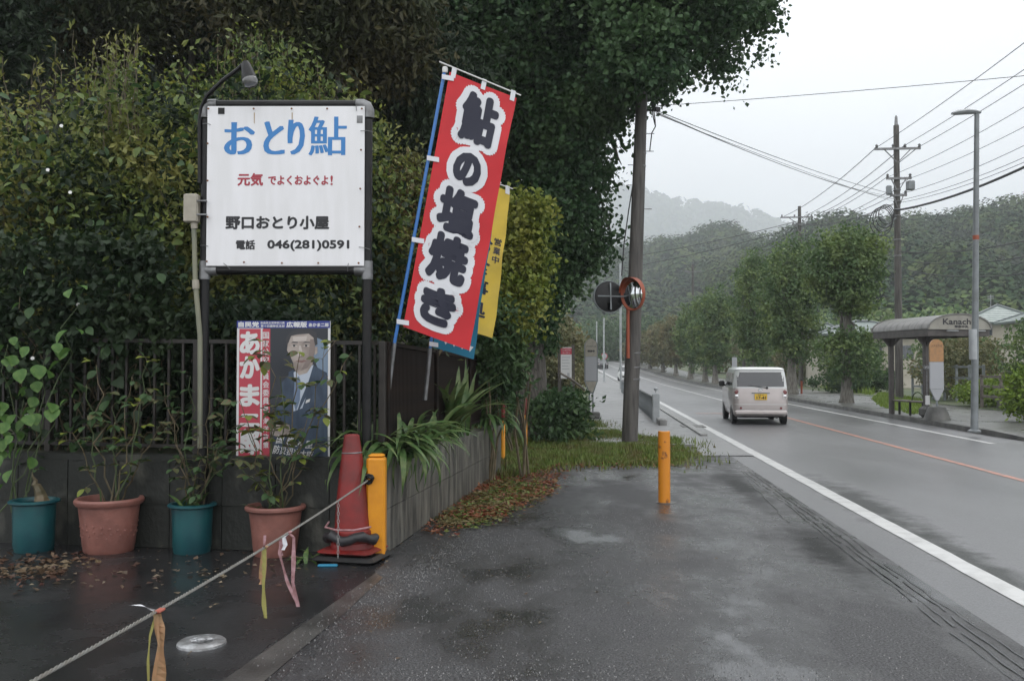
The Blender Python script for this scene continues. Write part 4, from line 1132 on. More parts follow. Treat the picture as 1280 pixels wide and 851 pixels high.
PT('広報版', 358, 402, 384, 409.3, M['po_white'], z=.003, bold=.0025)
PT('あかま二郎', 386, 403.5, 411, 408.5, M['po_white'], z=.003, bold=.0015)
for ch, y0, y1 in (('あ', 414, 443), ('か', 445, 473), ('ま', 480, 508), ('二', 517, 533), ('郎', 536, 568)):
    PT(ch, 299.5, y0, 325, y1, M['po_white'], z=.003, bold=.010, n=12)
PR(327, 411, 338, 572, .0022, M['po_red'], 'red_band')
for i, ch in enumerate('国家公安委員会委員長'):
    PT(ch, 328.5, 415+i*10.2, 336.5, 423.5+i*10.2, M['po_white'], z=.0035, bold=.001)
for i, ch in enumerate('海洋政策'):
    PT(ch, 329, 522+i*10, 336, 530+i*10, M['po_white'], z=.0035, bold=.001)
for i, ch in enumerate('国務大臣'):
    PT(ch, 346+i*12.2, 544+i*2.2, 355+i*12.2, 554+i*2.0, M['po_white'], z=.0068, bold=.0015, shear=.25)
for i, ch in enumerate('防災担当大臣'):
    PT(ch, 342+i*8.3, 556+i*1.6, 350+i*8.3, 566.5+i*1.0, M['po_white'], z=.0068, bold=.0012, shear=.25)

# ------------------------------------------------------------------ NOBORI BANNERS
def banner(name, tl, trp, br, blp, depth, m, label, pole_top, pole_bot, foot, m_pole='pole_blue', toptabs=3, sidetabs=4, text=None, tm='navy', yaw=0.0, ripple=.02, fin=None, seed=0, bold=.02):
    """flag between four view pixels at a depth; hung on a leaning pole"""
    o0 = at(*foot, depth)
    r = empty(name, o0, 0, label, 'banner')
    P = lambda q: at(*q, depth) - o0
    A, B, C_, D_ = P(tl), P(trp), P(br), P(blp)
    W = (B-A).length; Hh = (D_-A).length
    def F(x, y, z=0.0):         # x 0..W, y 0..-H
        s, t = x/W, -y/Hh
        p = (A*(1-s)+B*s)*(1-t) + (D_*(1-s)+C_*s)*t
        dy = ripple*sin(s*4.5+t*3+seed)*(.3+s) + ripple*.6*sin(t*11+s*2+seed*2)*s + .5*ripple*sin(t*23+s*7)*s
        return p + Vector((.35*dy, dy + yaw*x - z, 0))
    nx, ny = 14, 44; mb = MB()
    for j in range(ny+1):
        for i in range(nx+1): mb.v.append(tuple(F(W*i/nx, -Hh*j/ny)))
    for j in range(ny):
        for i in range(nx):
            k = j*(nx+1)+i; mb.f.append((k, k+1, k+nx+2, k+nx+1))
    mb.smooth = True
    mb.build('flag', M[m], r)
    T0, T1 = P(pole_top), P(pole_bot)
    mb = MB(); mb.tube([T1+Vector((0, .02, 0)), T0+Vector((0, .02, 0))], .0155, 10); mb.build('pole', M[m_pole], r)
    mb = MB(); mb.tube([Vector((0, .02, 0)), T1 + (T0-T1)*.04 + Vector((0, .02, 0))], .021, 10); mb.build('pole_sleeve', M['steel'], r)
    mb = MB(); a = A+(A-B).normalized()*.10+Vector((0, .0, .055)); b = B+(B-A).normalized()*.04+Vector((0, yaw*W, .04)); mb.tube([a, b], .007, 7)
    mb.build('crossbar', M['white_plastic'], r)
    mb = MB(); q = T0 + Vector((0, .02, 0)); mb.lathe([(0, .03), (.022, .02), (.026, 0), (.024, -.03), (0, -.04)], q, 10); mb.build('pole_cap', M['white_plastic'], r)
    for i in range(toptabs):
        x = W*(.06 + .88*i/(toptabs-1)) if toptabs > 1 else W/2
        mb = MB(); n = 5
        rows_ = [F(x-.022, -.04), F(x+.022, -.04), F(x+.022, .055), F(x-.022, .055)]
        off = Vector((0, -.006, 0)); mb.poly([p_+off for p_ in rows_]); mb.poly([p_+Vector((0, .012, 0)) for p_ in rows_][::-1]); mb.build('tab', M['banner_white'], r)
    for i in range(sidetabs):
        y = -Hh*(.02 + .96*i/(sidetabs-1))
        f = -y/Hh; e = A*(1-f)+D_*f
        # nearest point on the pole line at the same height
        tt = (e.z - T0.z)/(T1.z-T0.z) if abs(T1.z-T0.z) > 1e-6 else 0
        q = T0 + (T1-T0)*tt
        mb = MB()
        up = Vector((0, 0, .022))
        a1, a2 = q+Vector((-.012, .0, 0)), F(.05, y)
        mb.prism([a1-up+Vector((0, -.01, 0)), a2-up+Vector((0, -.008, 0)), a2+up+Vector((0, -.008, 0)), a1+up+Vector((0, -.01, 0))], (0, .003, 0))
        mb.build('tab', M['banner_white'], r)
    if text: text(F, W, Hh, r)
    return r
def red_text(F, W, Hh, r):
    boxes = (('鮎', .53, .135, .54, .195), ('の', .50, .335, .42, .13), ('塩', .47, .505, .58, .175), ('焼', .46, .690, .60, .185), ('き', .45, .880, .54, .145))
    for k, (ch, fx, fy, w, h) in enumerate(boxes):
        lettering(ch, F, W*fx, -Hh*fy, W*(w+.20), Hh*(h+.046), M['banner_white'], r, z=.004+.001*(k % 2), bold=.076, n=20, name='letter_outline')
        lettering(ch, F, W*fx, -Hh*fy, W*w, Hh*h, M['navy'], r, z=.0085, bold=.024, n=12, name='letter')
banner('red_banner', (562, 90), (646, 123), (586, 438), (504, 408), 8.2, 'banner_red', 'tall red banner with large black characters outlined in white, leaning to the right', (556, 86), (490, 443), (481, 520), text=red_text, yaw=.0, ripple=.012)
def yel_text(F, W, Hh, r):
    for k, ch in enumerate('お食事処'):
        lettering(ch, F, W*.42, -Hh*(.40+.145*k), W*.55, Hh*.11, M['navy'], r, z=.004, bold=.006, n=8, name='letter')
    for k, ch in enumerate('営業中'):
        lettering(ch, F, W*.82, -Hh*(.36+.06*k), W*.2, Hh*.05, M['navy'], r, z=.004, bold=.002, n=6, name='letter')
banner('yellow_banner', (594, 225), (637, 236), (616, 422), (572, 410), 10.6, 'banner_yellow', 'yellow banner with black characters mostly hidden behind the red banner', (592, 222), (548, 470), (545, 505), m_pole='pole_blue', text=yel_text, ripple=.02, seed=2, yaw=.4)
def cy_text(F, W, Hh, r):
    for k in range(4):
        x = W*(.28+.2*k); mb = MB(); mb.poly([F(x-.035, -Hh+.12, .004), F(x+.03, -Hh+.12, .004), F(x+.0, -Hh+.06, .004)][::-1]); mb.build('printed_triangle', M['banner_white'], r)
banner('blue_banner', (572, 210), (622, 232), (593, 449), (541, 434), 9.0, 'banner_cyan', 'cyan banner whose lower edge with white triangles shows below the red banner', (572, 200), (536, 445), (531, 500), m_pole='pole_blue', text=cy_text, ripple=.015, seed=4)

M['wire_grey'] = mat('wire_grey', (.05, .05, .055), .7)  # lighter than rubber black: haze over the wires put into the colour
# ------------------------------------------------------------------ FLOWER POTS AND THEIR PLANTS
def pot(px, depth, r_top, r_bot, h, rim, m, label, ribs=False):
    x = at(px, 690, depth).x
    r = empty('flower_pot', (x, depth, 0), 0, label, 'flower pot', 'flower pots along the wall')
    mb = MB(); rt = r_top - .012
    mb.lathe([(r_bot*.96, .0), (r_bot, .012), (r_bot+(rt-r_bot)*.1, h*.10), (r_bot+(rt-r_bot)*.09+.004, h*.12), (r_bot+(rt-r_bot)*.55, h*.5), (rt, h-rim)], (0, 0, 0), 40)
    mb.build('body', M[m], r)
    mb = MB(); mb.lathe([(rt, h-rim), (r_top+.008, h-rim+.004), (r_top+.022, h-rim*.6), (r_top+.022, h-rim*.25), (r_top+.010, h), (r_top-.012, h), (r_top-.026, h-rim*.5), (r_top-.03, h-rim-.03), (0, h-rim-.03)], (0, 0, 0), 40); mb.build('rim', M[m], r)
    mb = MB(); mb.lathe([(0, h-rim+.005), (r_top*.5, h-rim+.0), (r_top-.032, h-rim-.012)], (0, 0, 0), 20); mb.build('soil', M['soil'], r)
    if ribs:
        mb = MB()
        for i in range(60):
            fz = .30 + .28*((i*7) % 11)/11; a = -pi/2 + (i-30)*.105 + .05*sin(i*2.3); rr0 = r_bot + (r_top-.012-r_bot)*fz + .004
            cx, cy = cos(a)*rr0, sin(a)*rr0; s0 = .008+.006*((i*5) % 3)/2
            mb.lathe([(s0, -.004), (s0*.8, .003), (0, .005)], (cx, cy, h*fz), 7, Matrix.Rotation(a, 3, 'Z') @ Matrix.Rotation(pi/2, 3, 'Y'))
        mb.build('relief', M[m], r)['kind'] = 'stuff'
    return Vector((x, depth, h-rim))
P1 = pot(42, 7.95, .185, .160, .44, .035, 'pot_teal', 'teal plastic pot furthest left, reddish leaves heaped beside it')
P2 = pot(136, 7.93, .262, .205, .46, .06, 'terracotta', 'large wide terracotta-coloured pot with raised relief, between the two teal pots', True)
P3 = pot(240, 7.88, .182, .155, .42, .035, 'pot_teal', 'teal plastic pot between the two terracotta-coloured pots')
P4 = pot(344, 7.78, .232, .175, .42, .05, 'terracotta', 'smaller terracotta-coloured pot below the election poster')
rl = leaf_proto('leaf', M['f_rose'], 1, .62); vl = leaf_proto('leaf', M['f_vine'], 1, .95, 'oval', .25); dl = leaf_proto('leaf', M['f_hedge_shade'], 1, .75, 'heart')
sl = leaf_proto('leaf', M['f_shrub'], 1, .62); bl_ = leaf_proto('leaf', M['f_blade'], 1, .16, 'lance', .35); yl = leaf_proto('leaf', M['f_yellow'], 1, .6)
def rose(base, label, targets, seed, leafs, per=9, s=(.055, .085), r0=.008, thick=None):
    """stems from the pot to target pixels at given depth, five-leaf sprays along them"""
    rng = np.random.default_rng(seed); r = empty('potted_plant', base, 0, label, 'plant', 'plants in the flower pots')
    for ti, (px, py, dep) in enumerate(targets):
        tip = at(px, py, dep) - base
        rt_ = (thick[ti] if thick else r0); mb = MB()
        ps = limb(mb, (rng.normal()*.05, rng.normal()*.04, -.02), tip, rt_, .003, rng, 9, .06, 6)
        mb.build('stem', M['stem'] if rng.random() > .4 else M['stem_green'], r)
        for q in range(per):
            f = rng.uniform(.35, 1.02) if q else 1.0
            p = ps[min(9, int(f*9))] + Vector(rng.normal(size=3))*.01
            d = Vector((rng.normal(), rng.normal()*.7-.2, rng.normal()*.35+.1)).normalized(); L = rng.uniform(.05, .11)
            e = p + d*L; tw = MB(); tw.tube([p, (p+e)/2+Vector((0, 0, .01)), e], .0018, 4, False); tw.build('twig', M['stem'], r)
            side = d.cross(Vector((0, 0, 1))).normalized()
            for k, (dd, off) in enumerate(((d, 1), (d*.5+side, .75), (d*.5-side, .75))):
                put_leaf(leafs[rng.integers(len(leafs))], r, p+d*L*off, dd+Vector((0, 0, rng.uniform(-.4, .1))), rng.uniform(*s), rng.normal()*.3)
    return r
rose(P1+Vector((0, 0, 0)), 'withered brown stump growing in the leftmost teal pot', [(40, 590, 7.9)], 201, [sl], 1, thick=[.07])
rose(P2, 'leggy rose bush with bare pale canes in the wide terracotta-coloured pot', [(185, 452, 7.9), (165, 470, 8.0), (176, 500, 7.8), (108, 480, 7.9), (90, 540, 7.7), (140, 510, 8.0), (120, 455, 8.0), (196, 540, 7.8)], 202, [sl, sl, rl, yl], 6, s=(.06, .10), r0=.009)
rose(P3, 'rose bush with many small grey-green leaves in the teal pot left of the poster', [(238, 470, 7.9), (262, 500, 7.9), (215, 520, 7.8), (285, 540, 7.8), (250, 545, 7.75), (225, 560, 7.9), (290, 505, 7.8), (270, 565, 7.7), (205, 480, 7.9), (300, 560, 7.7)], 203, [sl, rl, sl], 7, s=(.055, .09), r0=.006)
rose(P4, 'rose bush with reddish young leaves climbing in front of the election poster', [(332, 425, 7.65), (350, 470, 7.6), (300, 500, 7.7), (420, 425, 7.6), (440, 440, 7.65), (345, 500, 7.6), (310, 540, 7.65), (385, 520, 7.6), (292, 575, 7.6), (375, 440, 7.6)], 204, [rl, rl, yl, sl], 8, s=(.065, .11), r0=.007)
# strap-leaved tufts standing in two of the pots
def tuft(name, base, n, L, label, seed, cat='plant', lean=(0, 0, 0), ph=leaf_proto('leaf', M['f_blade'], 1, .11, 'lance', .4), arch=1.0, spread=.06, w=1.0, out=None, group=None):
    """strap leaves: each a curved blade of its own"""
    rng = np.random.default_rng(seed); r = empty(name, base, 0, label, cat, group)
    kinds = []
    for k in range(6):
        V = []; F = []; m = 9; bend = rng.uniform(.5, 1.4)*arch; tw = rng.normal()*.3
        for i in range(m+1):
            t = i/m; y = sin(t*bend*1.1)/(bend*1.1); z = -(1-cos(t*bend*1.25))/(bend*1.25)
            ww = .5*.055*w*(sin(pi*min(1, .12+t*.88))**.6)*(1 if t < .6 else (1-(t-.6)/.4)**.7)
            c, s_ = cos(tw*t), sin(tw*t)
            V += [(-ww*c, y, z-ww*s_+ww*.3), (0, y, z), (ww*c, y, z+ww*s_+ww*.3)]
        for i in range(m):
            a = i*3; F += [(a, a+1, a+4, a+3), (a+1, a+2, a+5, a+4)]
        me = bpy.data.meshes.new('leaf'); me.from_pydata(V, [], F); me.materials.append(M['f_blade']); me.polygons.foreach_set('use_smooth', [True]*len(me.polygons)); me.update(); kinds.append(me)
    for i in range(n):
        a = rng.uniform(0, 2*pi) if out is None else out + rng.normal()*1.0
        d = Vector((cos(a), sin(a), rng.uniform(.5, 2.2))) + Vector(lean)
        put_leaf(kinds[rng.integers(6)], r, (rng.normal()*spread, rng.normal()*spread, 0), d, L*rng.uniform(.6, 1.2), rng.normal()*.3)
    return r
tuft('potted_plant', P3, 16, .22, 'low tuft of broad strap leaves in the teal pot left of the poster', 210, arch=.8, w=3.0, group='plants in the flower pots')
tuft('potted_plant', P4 + Vector((-.12, -.05, 0)), 9, .15, 'small leafy weed at the left side of the smaller terracotta-coloured pot', 211, w=3.0, group='plants in the flower pots')
tuft('weed', ground(388, 703), 12, .17, 'small broad-leaved weed at the foot of the wall between pot and traffic cone', 212, w=4.5)
# strap-leaved clumps on the side wall
for i, (px, py, dep, n, L, lab) in enumerate(((505, 545, 8.35, 130, .82, 'largest clump of long strap leaves spilling over the side wall nearest the yellow post'),
        (530, 530, 9.2, 70, .85, 'second clump of strap leaves behind the largest one on the side wall'),
        (572, 520, 10.8, 70, 1.1, 'upright spiky clump in the middle of the side wall'), (604, 528, 12.9, 40, .95, 'clump of drooping strap leaves at the far end of the side wall'),
        (462, 560, 8.3, 36, .85, 'strap-leaved clump rising between the fence corner and the black sign post'))):
    p = at(px, py, dep); p.z = .76; 
    if i < 4: p.x = WA.x + (WB.x-WA.x)*(dep-WA.y)/(WB.y-WA.y) - (.10 if i != 2 else .14)
    tuft('strap_leaf_plant', p, n, L, lab, 220+i, lean=(-.12 if i < 4 else 0, -.5, .6), w=1.15, spread=.10, arch=(2.1 if i != 2 else .8), group='strap-leaved clumps on the walls')
# climbing plant with large pale leaves at the far left, darker broad leaves inside the fence
rng = np.random.default_rng(230)
vb = at(20, 640, 8.1); vine = empty('climbing_plant', (vb.x, 8.1, .0), 0, 'climbing plant with large pale heart-shaped leaves over the fence at the far left', 'plant')
mb = MB()
for (px, py) in ((10, 430), (60, 440), (85, 500), (30, 500), (100, 380)):
    limb(mb, (rng.normal()*.15, 0, .3), at(px, py, 8.1)-vine.location, .008, .003, rng, 8, .08, 5)
mb.build('stems', M['stem_green'], vine)
spots = [(8, 440), (22, 437), (18, 428), (72, 432), (57, 455), (75, 450), (25, 478), (85, 493), (2, 500), (40, 512), (33, 520), (20, 516), (10, 528), (0, 520), (5, 540), (18, 545), (30, 540), (65, 505), (95, 415), (88, 365), (35, 335), (5, 560), (0, 545), (12, 505), (45, 500), (0, 470), (48, 470), (15, 580), (2, 590), (28, 565)]
for (px, py) in spots + [(x+rng.normal()*9, y+rng.normal()*12) for x, y in spots]:
    p = at(px, py+rng.normal()*4, rng.uniform(7.85, 8.05)) - vine.location
    put_leaf(vl, vine, p, (rng.normal()*.7, -.5, -rng.uniform(.3, 1.0)), rng.uniform(.08, .15), rng.normal()*.4)
sb = empty('broad_leaved_shrub', (at(140, 500, 8.9).x, 8.95, .75), 0, 'dark broad-leaved shrub pressing against the front fence behind the pots', 'shrub')
mb = MB()
for i in range(12):
    limb(mb, (rng.normal()*.2, .1, -.1), (rng.uniform(-1.1, 1.4), rng.uniform(-.1, .2), rng.uniform(.5, 1.3)), .012, .004, rng, 7, .07, 5)
mb.build('stems', M['stem'], sb)
for i in range(280):
    px, py = rng.uniform(60, 300) if i > 170 else rng.uniform(-20, 205), rng.uniform(340, 585)
    p = at(px, py, rng.uniform(8.78, 9.1) if i > 170 else rng.uniform(8.25, 8.6)) - sb.location
    put_leaf([dl, sl, dl][rng.integers(3)], sb, p, (rng.normal()*.7, -.6, -rng.uniform(.0, .9)), rng.uniform(.08, .16), rng.normal()*.5)
# creeper spilling over the left part of the fence
cr_root = empty('creeper', (at(90, 500, 8.6).x, 8.6, .8), 0, 'dark creeper spilling over the left half of the front fence', 'creeper')
C = np.array([tuple(at(a, b, d) - cr_root.location) for a, b, d in zip(np.concatenate([rng.uniform(-60, 215, 190), rng.uniform(60, 470, 60)]), np.concatenate([300 + 175*rng.beta(1.2, 1.8, 190), rng.uniform(380, 432, 60)]), rng.uniform(8.35, 8.65, 250))])
V, Fv = leaf_arrays(clump_pts(C, 24, .15, rng), .08, rng, aspect=.7)
np_mesh('foliage', V, Fv, M['f_hedge_shade'], cr_root)['kind'] = 'stuff'
mb = MB()
for i in range(9): limb(mb, (rng.uniform(-.8, .9), .05, 0), tuple(Vector(C[rng.integers(190)])), .008, .003, rng, 7, .09, 5)
mb.build('stems', M['stem'], cr_root)
# white morning-glory flowers
for i, (px, py) in enumerate(((98, 381), (41, 448), (88, 241), (60, 213), (77, 158))):
    p = at(px, py, 8.35 if py > 300 else 8.7)
    f = empty('flower', p, 0, ('white trumpet flower in the dark leaves above the fence', 'white trumpet flower beside the large pale leaves at the far left', 'white blossom high in the hedge, lowest of the three on the hedge face',
                               'white blossom in the hedge, middle one of the three', 'topmost small white blossom in the hedge')[i], 'flower', 'white flowers in the hedge')
    Mr = Vector((.2, -1, .25)).to_track_quat('Z', 'Y').to_matrix()
    mb = MB(); mb.lathe([(.004, -.035), (.006, -.01), (.008, .005), (.017, .010)], (0, 0, 0), 10, Mr); mb.build('petals', M['white_plastic'], f)

# ------------------------------------------------------------------ CONE, POSTS, ROPE
gc = ground(436, 705); gc.y += .20
cone = empty('traffic_cone', gc, -.25, 'tall faded red traffic cone with a square base and a black weight ring', 'traffic cone')
mb = MB(); mb.box((0, 0, .03), (.56, .50, .05), 0, .04); mb.build('weight_base', M['rubber'], cone)
mb = MB(); mb.box((0, 0, .085), (.48, .44, .045), 0, .04); mb.build('base', M['cone'], cone)
lean = Matrix.Rotation(radians(-1.0), 3, 'Y')
mb = MB(); mb.lathe([(.185, .10), (.18, .15), (.165, .16), (.160, .24), (.150, .25), (.135, .45), (.112, .66), (.085, .86), (.066, 1.0), (.064, 1.02), (.048, 1.03), (.042, 1.01), (0, 1.0)], (0, 0, 0), 28, lean); mb.build('body', M['cone'], cone)
mb = MB(); mb.lathe([(.084, .875), (.087, .88), (.083, .886)], (0, 0, 0), 24, lean); mb.build('wire_ring', M['steel'], cone)
mb = MB(); n = 24
ring = [(cos(2*pi*i/n)*.205, sin(2*pi*i/n)*.205-.0, .20+.02*sin(i*1.3)) for i in range(13, 25)]
mb.tube(ring, [.03+.018*sin(i*1.7)**2 for i in range(12)], 10); mb.build('weight_ring', M['sack'], cone)
mb = MB(); mb.tube([(-.21, -.02, .30), (-.18, -.15, .28), (-.05, -.22, .275), (.1, -.22, .28), (.2, -.1, .29)], .008, 6); mb.build('cord', M['ribbon_pink'], cone)
mb = MB(); mb.box((-.15, -.30, .012), (.16, .04, .022), .05, .008); o = mb.build('cyan_block', M['banner_cyan'], None, False); o.location = gc; tag(o, 'flat cyan plastic piece poking out under the traffic cone', 'block')
gp = ground(469, 699); gp.y += .06
post = empty('yellow_post', gp, .03, 'square yellow post at the corner of the wall, holding the end of the rope', 'post')
mb = MB(); mb.box((0, 0, .42), (.155, .155, .84), 0, .018); mb.build('body', M['post_yellow'], post, False)
mb = MB(); mb.box((0, 0, .852), (.135, .135, .026), 0, .02); mb.build('cap', M['post_yellow'], post, False)
mb = MB(); kz = .655
for a in range(3): mb.tube([(cos(t*pi/4)*.03*(1+.2*a)-.055, -.095-.012*sin(t*pi/2+a), kz+sin(t*pi/4)*.028+.01*a) for t in range(9)], .009, 6)
mb.build('knot', M['black'], post)
# rope from the yellow post past the left edge of the view
ra = gp + Vector((-.06, -.10, .655)); rb = at(20, 849, 2.95)
rb2 = ra + (rb-ra)*1.28
def rope_pt(t):
    p = ra.lerp(rb2, t); p.z -= .05*4*t*(1-t); return p
L = (rb2-ra).length; mb = MB(); N = int(L/.011)
ax = (rb2-ra).normalized(); sx = ax.cross(Vector((0, 0, 1))).normalized(); sy = sx.cross(ax)
for s in range(3):
    pts = []
    for i in range(N+1):
        t = i/N; th = 2*pi*(t*L/.085) + s*2*pi/3
        pts.append(rope_pt(t) + sx*cos(th)*.0046 + sy*sin(th)*.0046)
    mb.tube(pts, .0036, 5, False)
o = mb.build('rope', M['rope']); tag(o, 'twisted grey rope stretched from the yellow post across the lower left', 'rope')
def rope_at(px):
    best = min(range(1001), key=lambda i: abs((lambda p: p.x/p.y*F_PX+CX)(rope_pt(i/1000))-px)); return rope_pt(best/1000)
def ribbon(mb, pts, w, seed=0):
    rr = random.Random(seed); n = len(mb.v); out = []
    P = [Vector(p) for p in pts]; Q = []
    for i in range(len(P)-1):
        for k in range(5): Q.append(P[i].lerp(P[i+1], k/5))
    Q.append(P[-1])
    for i, p in enumerate(Q):
        th = .5*sin(i*.55+seed) ; ww = w*(1-.15*sin(i*.9+seed))/2
        a = Vector((cos(th), sin(th), 0))*ww
        mb.v += [tuple(p-a), tuple(p+a)]
    for i in range(len(Q)-1):
        k = n+i*2; mb.f.append((k, k+1, k+3, k+2))
def streamer(px, label, strands, m, knots=1, wraps=.012, km=None):
    p = rope_at(px); r = empty('ribbon', p, 0, label, 'ribbon', 'ribbons tied to the rope')
    mb = MB(); ks = p.y/F_PX
    for k in range(knots+1):
        mb.tube([(cos(a*pi/4)*wraps*.7+k*.008, sin(a*pi/4)*wraps, cos(a*pi/4)*wraps*.4) for a in range(9)], .006, 6)
    mb.build('knot', km or m[0], r)
    for i, st in enumerate(strands):
        mb = MB(); w, mi, pts = st
        P = [Vector(((q[0]-px)*ks, -.008*(1+i), -(q[1])*ks)) for q in pts]
        ribbon(mb, [Vector((0, -.008, 0))] + P, w*ks, i); mb.build('streamer', m[mi], r)
    return r
streamer(200, 'faded orange and yellow ribbons tied nearest the camera, one short white end pointing left', [(11, 0, [(204, 20), (207, 60), (205, 100), (204, 150)]), (3, 1, [(193, 30), (191, 60), (192, 90), (196, 120)]), (7, 2, [(190, -6), (178, -9), (167, -9)]), (4, 0, [(206, 40), (200, 80), (198, 130)])],
         [M['ribbon_orange'], M['ribbon_yellow'], M['banner_white']], 2, .017, mat('ribbon_red', (.34, .09, .06), .6))
streamer(333, 'brown and yellow ribbon hanging straight down from the middle of the rope', [(7, 0, [(332, 15), (331, 38)]), (8, 0, [(331, 38), (331, 45)]), (5, 1, [(333, 45), (334, 70), (336, 86)]), (3, 2, [(334, -4), (335, -16)])], [M['ribbon_orange'], M['ribbon_yellow'], M['ribbon_pink']], 1, .010)
streamer(362, 'thin pink ribbons tied nearest the smaller terracotta-coloured pot', [(5, 0, [(354, 8), (352, 22), (354, 28)]), (4, 0, [(352, 25), (362, 60), (376, 90)]), (5, 0, [(370, 5), (370, 35), (369, 60), (376, 90)]), (5, 1, [(358, 4), (360, 14), (357, 20)])], [M['ribbon_pink'], M['banner_white']], 1, .014)
pp = rope_at(424); r = empty('chain', pp, 0, 'short pale chain hanging from the rope in front of the traffic cone', 'chain')
mb = MB(); z = -.01
for i in range(15):
    c = Vector((0, -.005, z)); u = Vector((1, 0, 0)) if i % 2 else Vector((0, 1, 0))
    mb.tube([c + u*cos(a*pi/3)*.008 + Vector((0, 0, sin(a*pi/3)*.016)) for a in range(7)], .0028, 4); z -= .028
mb.build('links', M['kerb'], r)
# round drain cap
gd = ground(252, 805)
dc = empty('manhole', gd, 0, 'small round shiny metal manhole cover set in the dark lot', 'manhole')
mb = MB(); mb.lathe([(.138, 0), (.136, .014), (.124, .024), (.07, .026), (.058, .012), (.0, .010)], (0, 0, 0), 36); mb.build('disc', M['manhole'], dc)
mb = MB(); mb.lathe([(.030, .018), (.034, .034), (.02, .040), (0, .041)], (0, 0, 0), 8); mb.box((.0, 0, .026), (.12, .03, .014), .4, .004); mb.build('handle', M['manhole'], dc)
# bollards and stakes
def bollard(p, r, h, m, label, name='bollard', sides=28):
    b = empty(name, p, 0, label, 'bollard' if name == 'bollard' else 'stake')
    mb = MB(); mb.lathe([(r, 0), (r, h-.006), (r*.93, h)], (0, 0, 0), sides); mb.build('tube', M[m], b)
    mb = MB(); mb.lathe([(r*.86, h-.004), (r*.5, h+.004), (0, h+.005)], (0, 0, 0), sides); mb.build('cap', M['kerb'] if name == 'bollard' else M[m], b)
    return b
gb = ground(831.5, 629); gb.y += .06
bollard(gb, .070, .835, 'bollard', 'single chipped orange bollard standing in the open lot')
mb = MB(); mb.lathe([(.12, 0), (.118, .006), (.0, .008)], gb + Vector((.02, 0, .001)), 20); o = mb.build('footing', M['slab']); tag(o, 'round concrete footing patch under the orange bollard', 'footing')
for px, py0, py1, lab in ((657, 558, 496, 'thin yellow stake with a faded red top standing in front of the ginkgo trunk'), (629, 572, 500, 'thin yellow stake behind the far end of the concrete wall')):
    q = ground(px, py0+5); h = (py0+5-py1)*q.y/F_PX
    b = bollard(q, .032, h*.66, 'post_yellow', lab, 'stake', 12)
    mb = MB(); mb.lathe([(.0325, h*.66), (.0325, h), (0, h+.005)], (0, 0, 0), 12); mb.build('red_top', M['cone'], b)

# ------------------------------------------------------------------ UTILITY POLES, MIRRORS, WIRES
LB = ground(788, 556); LB.y += .15
LPv = lambda py: at(788 + (556-py)*(803-788)/(556-130), py, LB.y)
lpole = empty('utility_pole', LB, 0, 'weathered grey-brown utility pole in the grass, leaning slightly right, its top in the ginkgo crown', 'utility pole')
T = at(808, -45, LB.y) - LB
mb = MB(); mb.tube([Vector((0, 0, -.05)), T*.25, T*.5, T*.75, T], [.165, .152, .135, .115, .09], 20); mb.build('pole', M['pole_concrete'], lpole)
for py in (441, 459, 474, 208, 192, 150):
    q = LPv(py)-LB; mb = MB(); rr_ = .166 - .0085*q.z; mb.lathe([(rr_, -.012), (rr_+.004, 0), (rr_, .012)], q, 20); mb.build('band', M['steel'], lpole)
for py, s in ((207, -1), (150, -1), (168, 1), (190, 1), (232, -1), (262, 1), (120, 1), (105, -1)):
    q = LPv(py)-LB; mb = MB(); mb.bar(q+Vector((s*.1, -.05, 0)), q+Vector((s*.26, -.05, 0)), .014); mb.build('step_bolt', M['steel'], lpole)
mb = MB(); c = LPv(139)-LB
for dx in (0.0, .03): mb.tube([LPv(-20)-LB+Vector((.05, -.14, 0)), LPv(60)-LB+Vector((.06+dx, -.16, 0)), LPv(110)-LB+Vector((.10+dx, -.16, 0)), LPv(150)-LB+Vector((.22+dx, -.12, 0)), LPv(160)-LB+Vector((.27, -.1, 0)), LPv(168)-LB+Vector((.2, -.1, 0)), LPv(190)-LB+Vector((.17, -.1, 0))], .012, 6)
mb.build('service_cables', M['rubber'], lpole)
mb = MB(); q = LPv(139)-LB+Vector((.30, -.05, 0)); mb.box((q.x, q.y, q.z+.02), (.12, .09, .09), .3, .01); mb.bar(q+Vector((-.25, 0, .0)), q, .03); mb.build('cable_clamp', M['rubber'], lpole)
mb = MB(); mb.tube([LPv(230)-LB+Vector((-.14, -.05, 0)), at(786, 262, LB.y)-LB, at(780, 305, LB.y)-LB, at(777, 345, LB.y)-LB], .012, 6); mb.build('hanging_cable', M['rubber'], lpole)
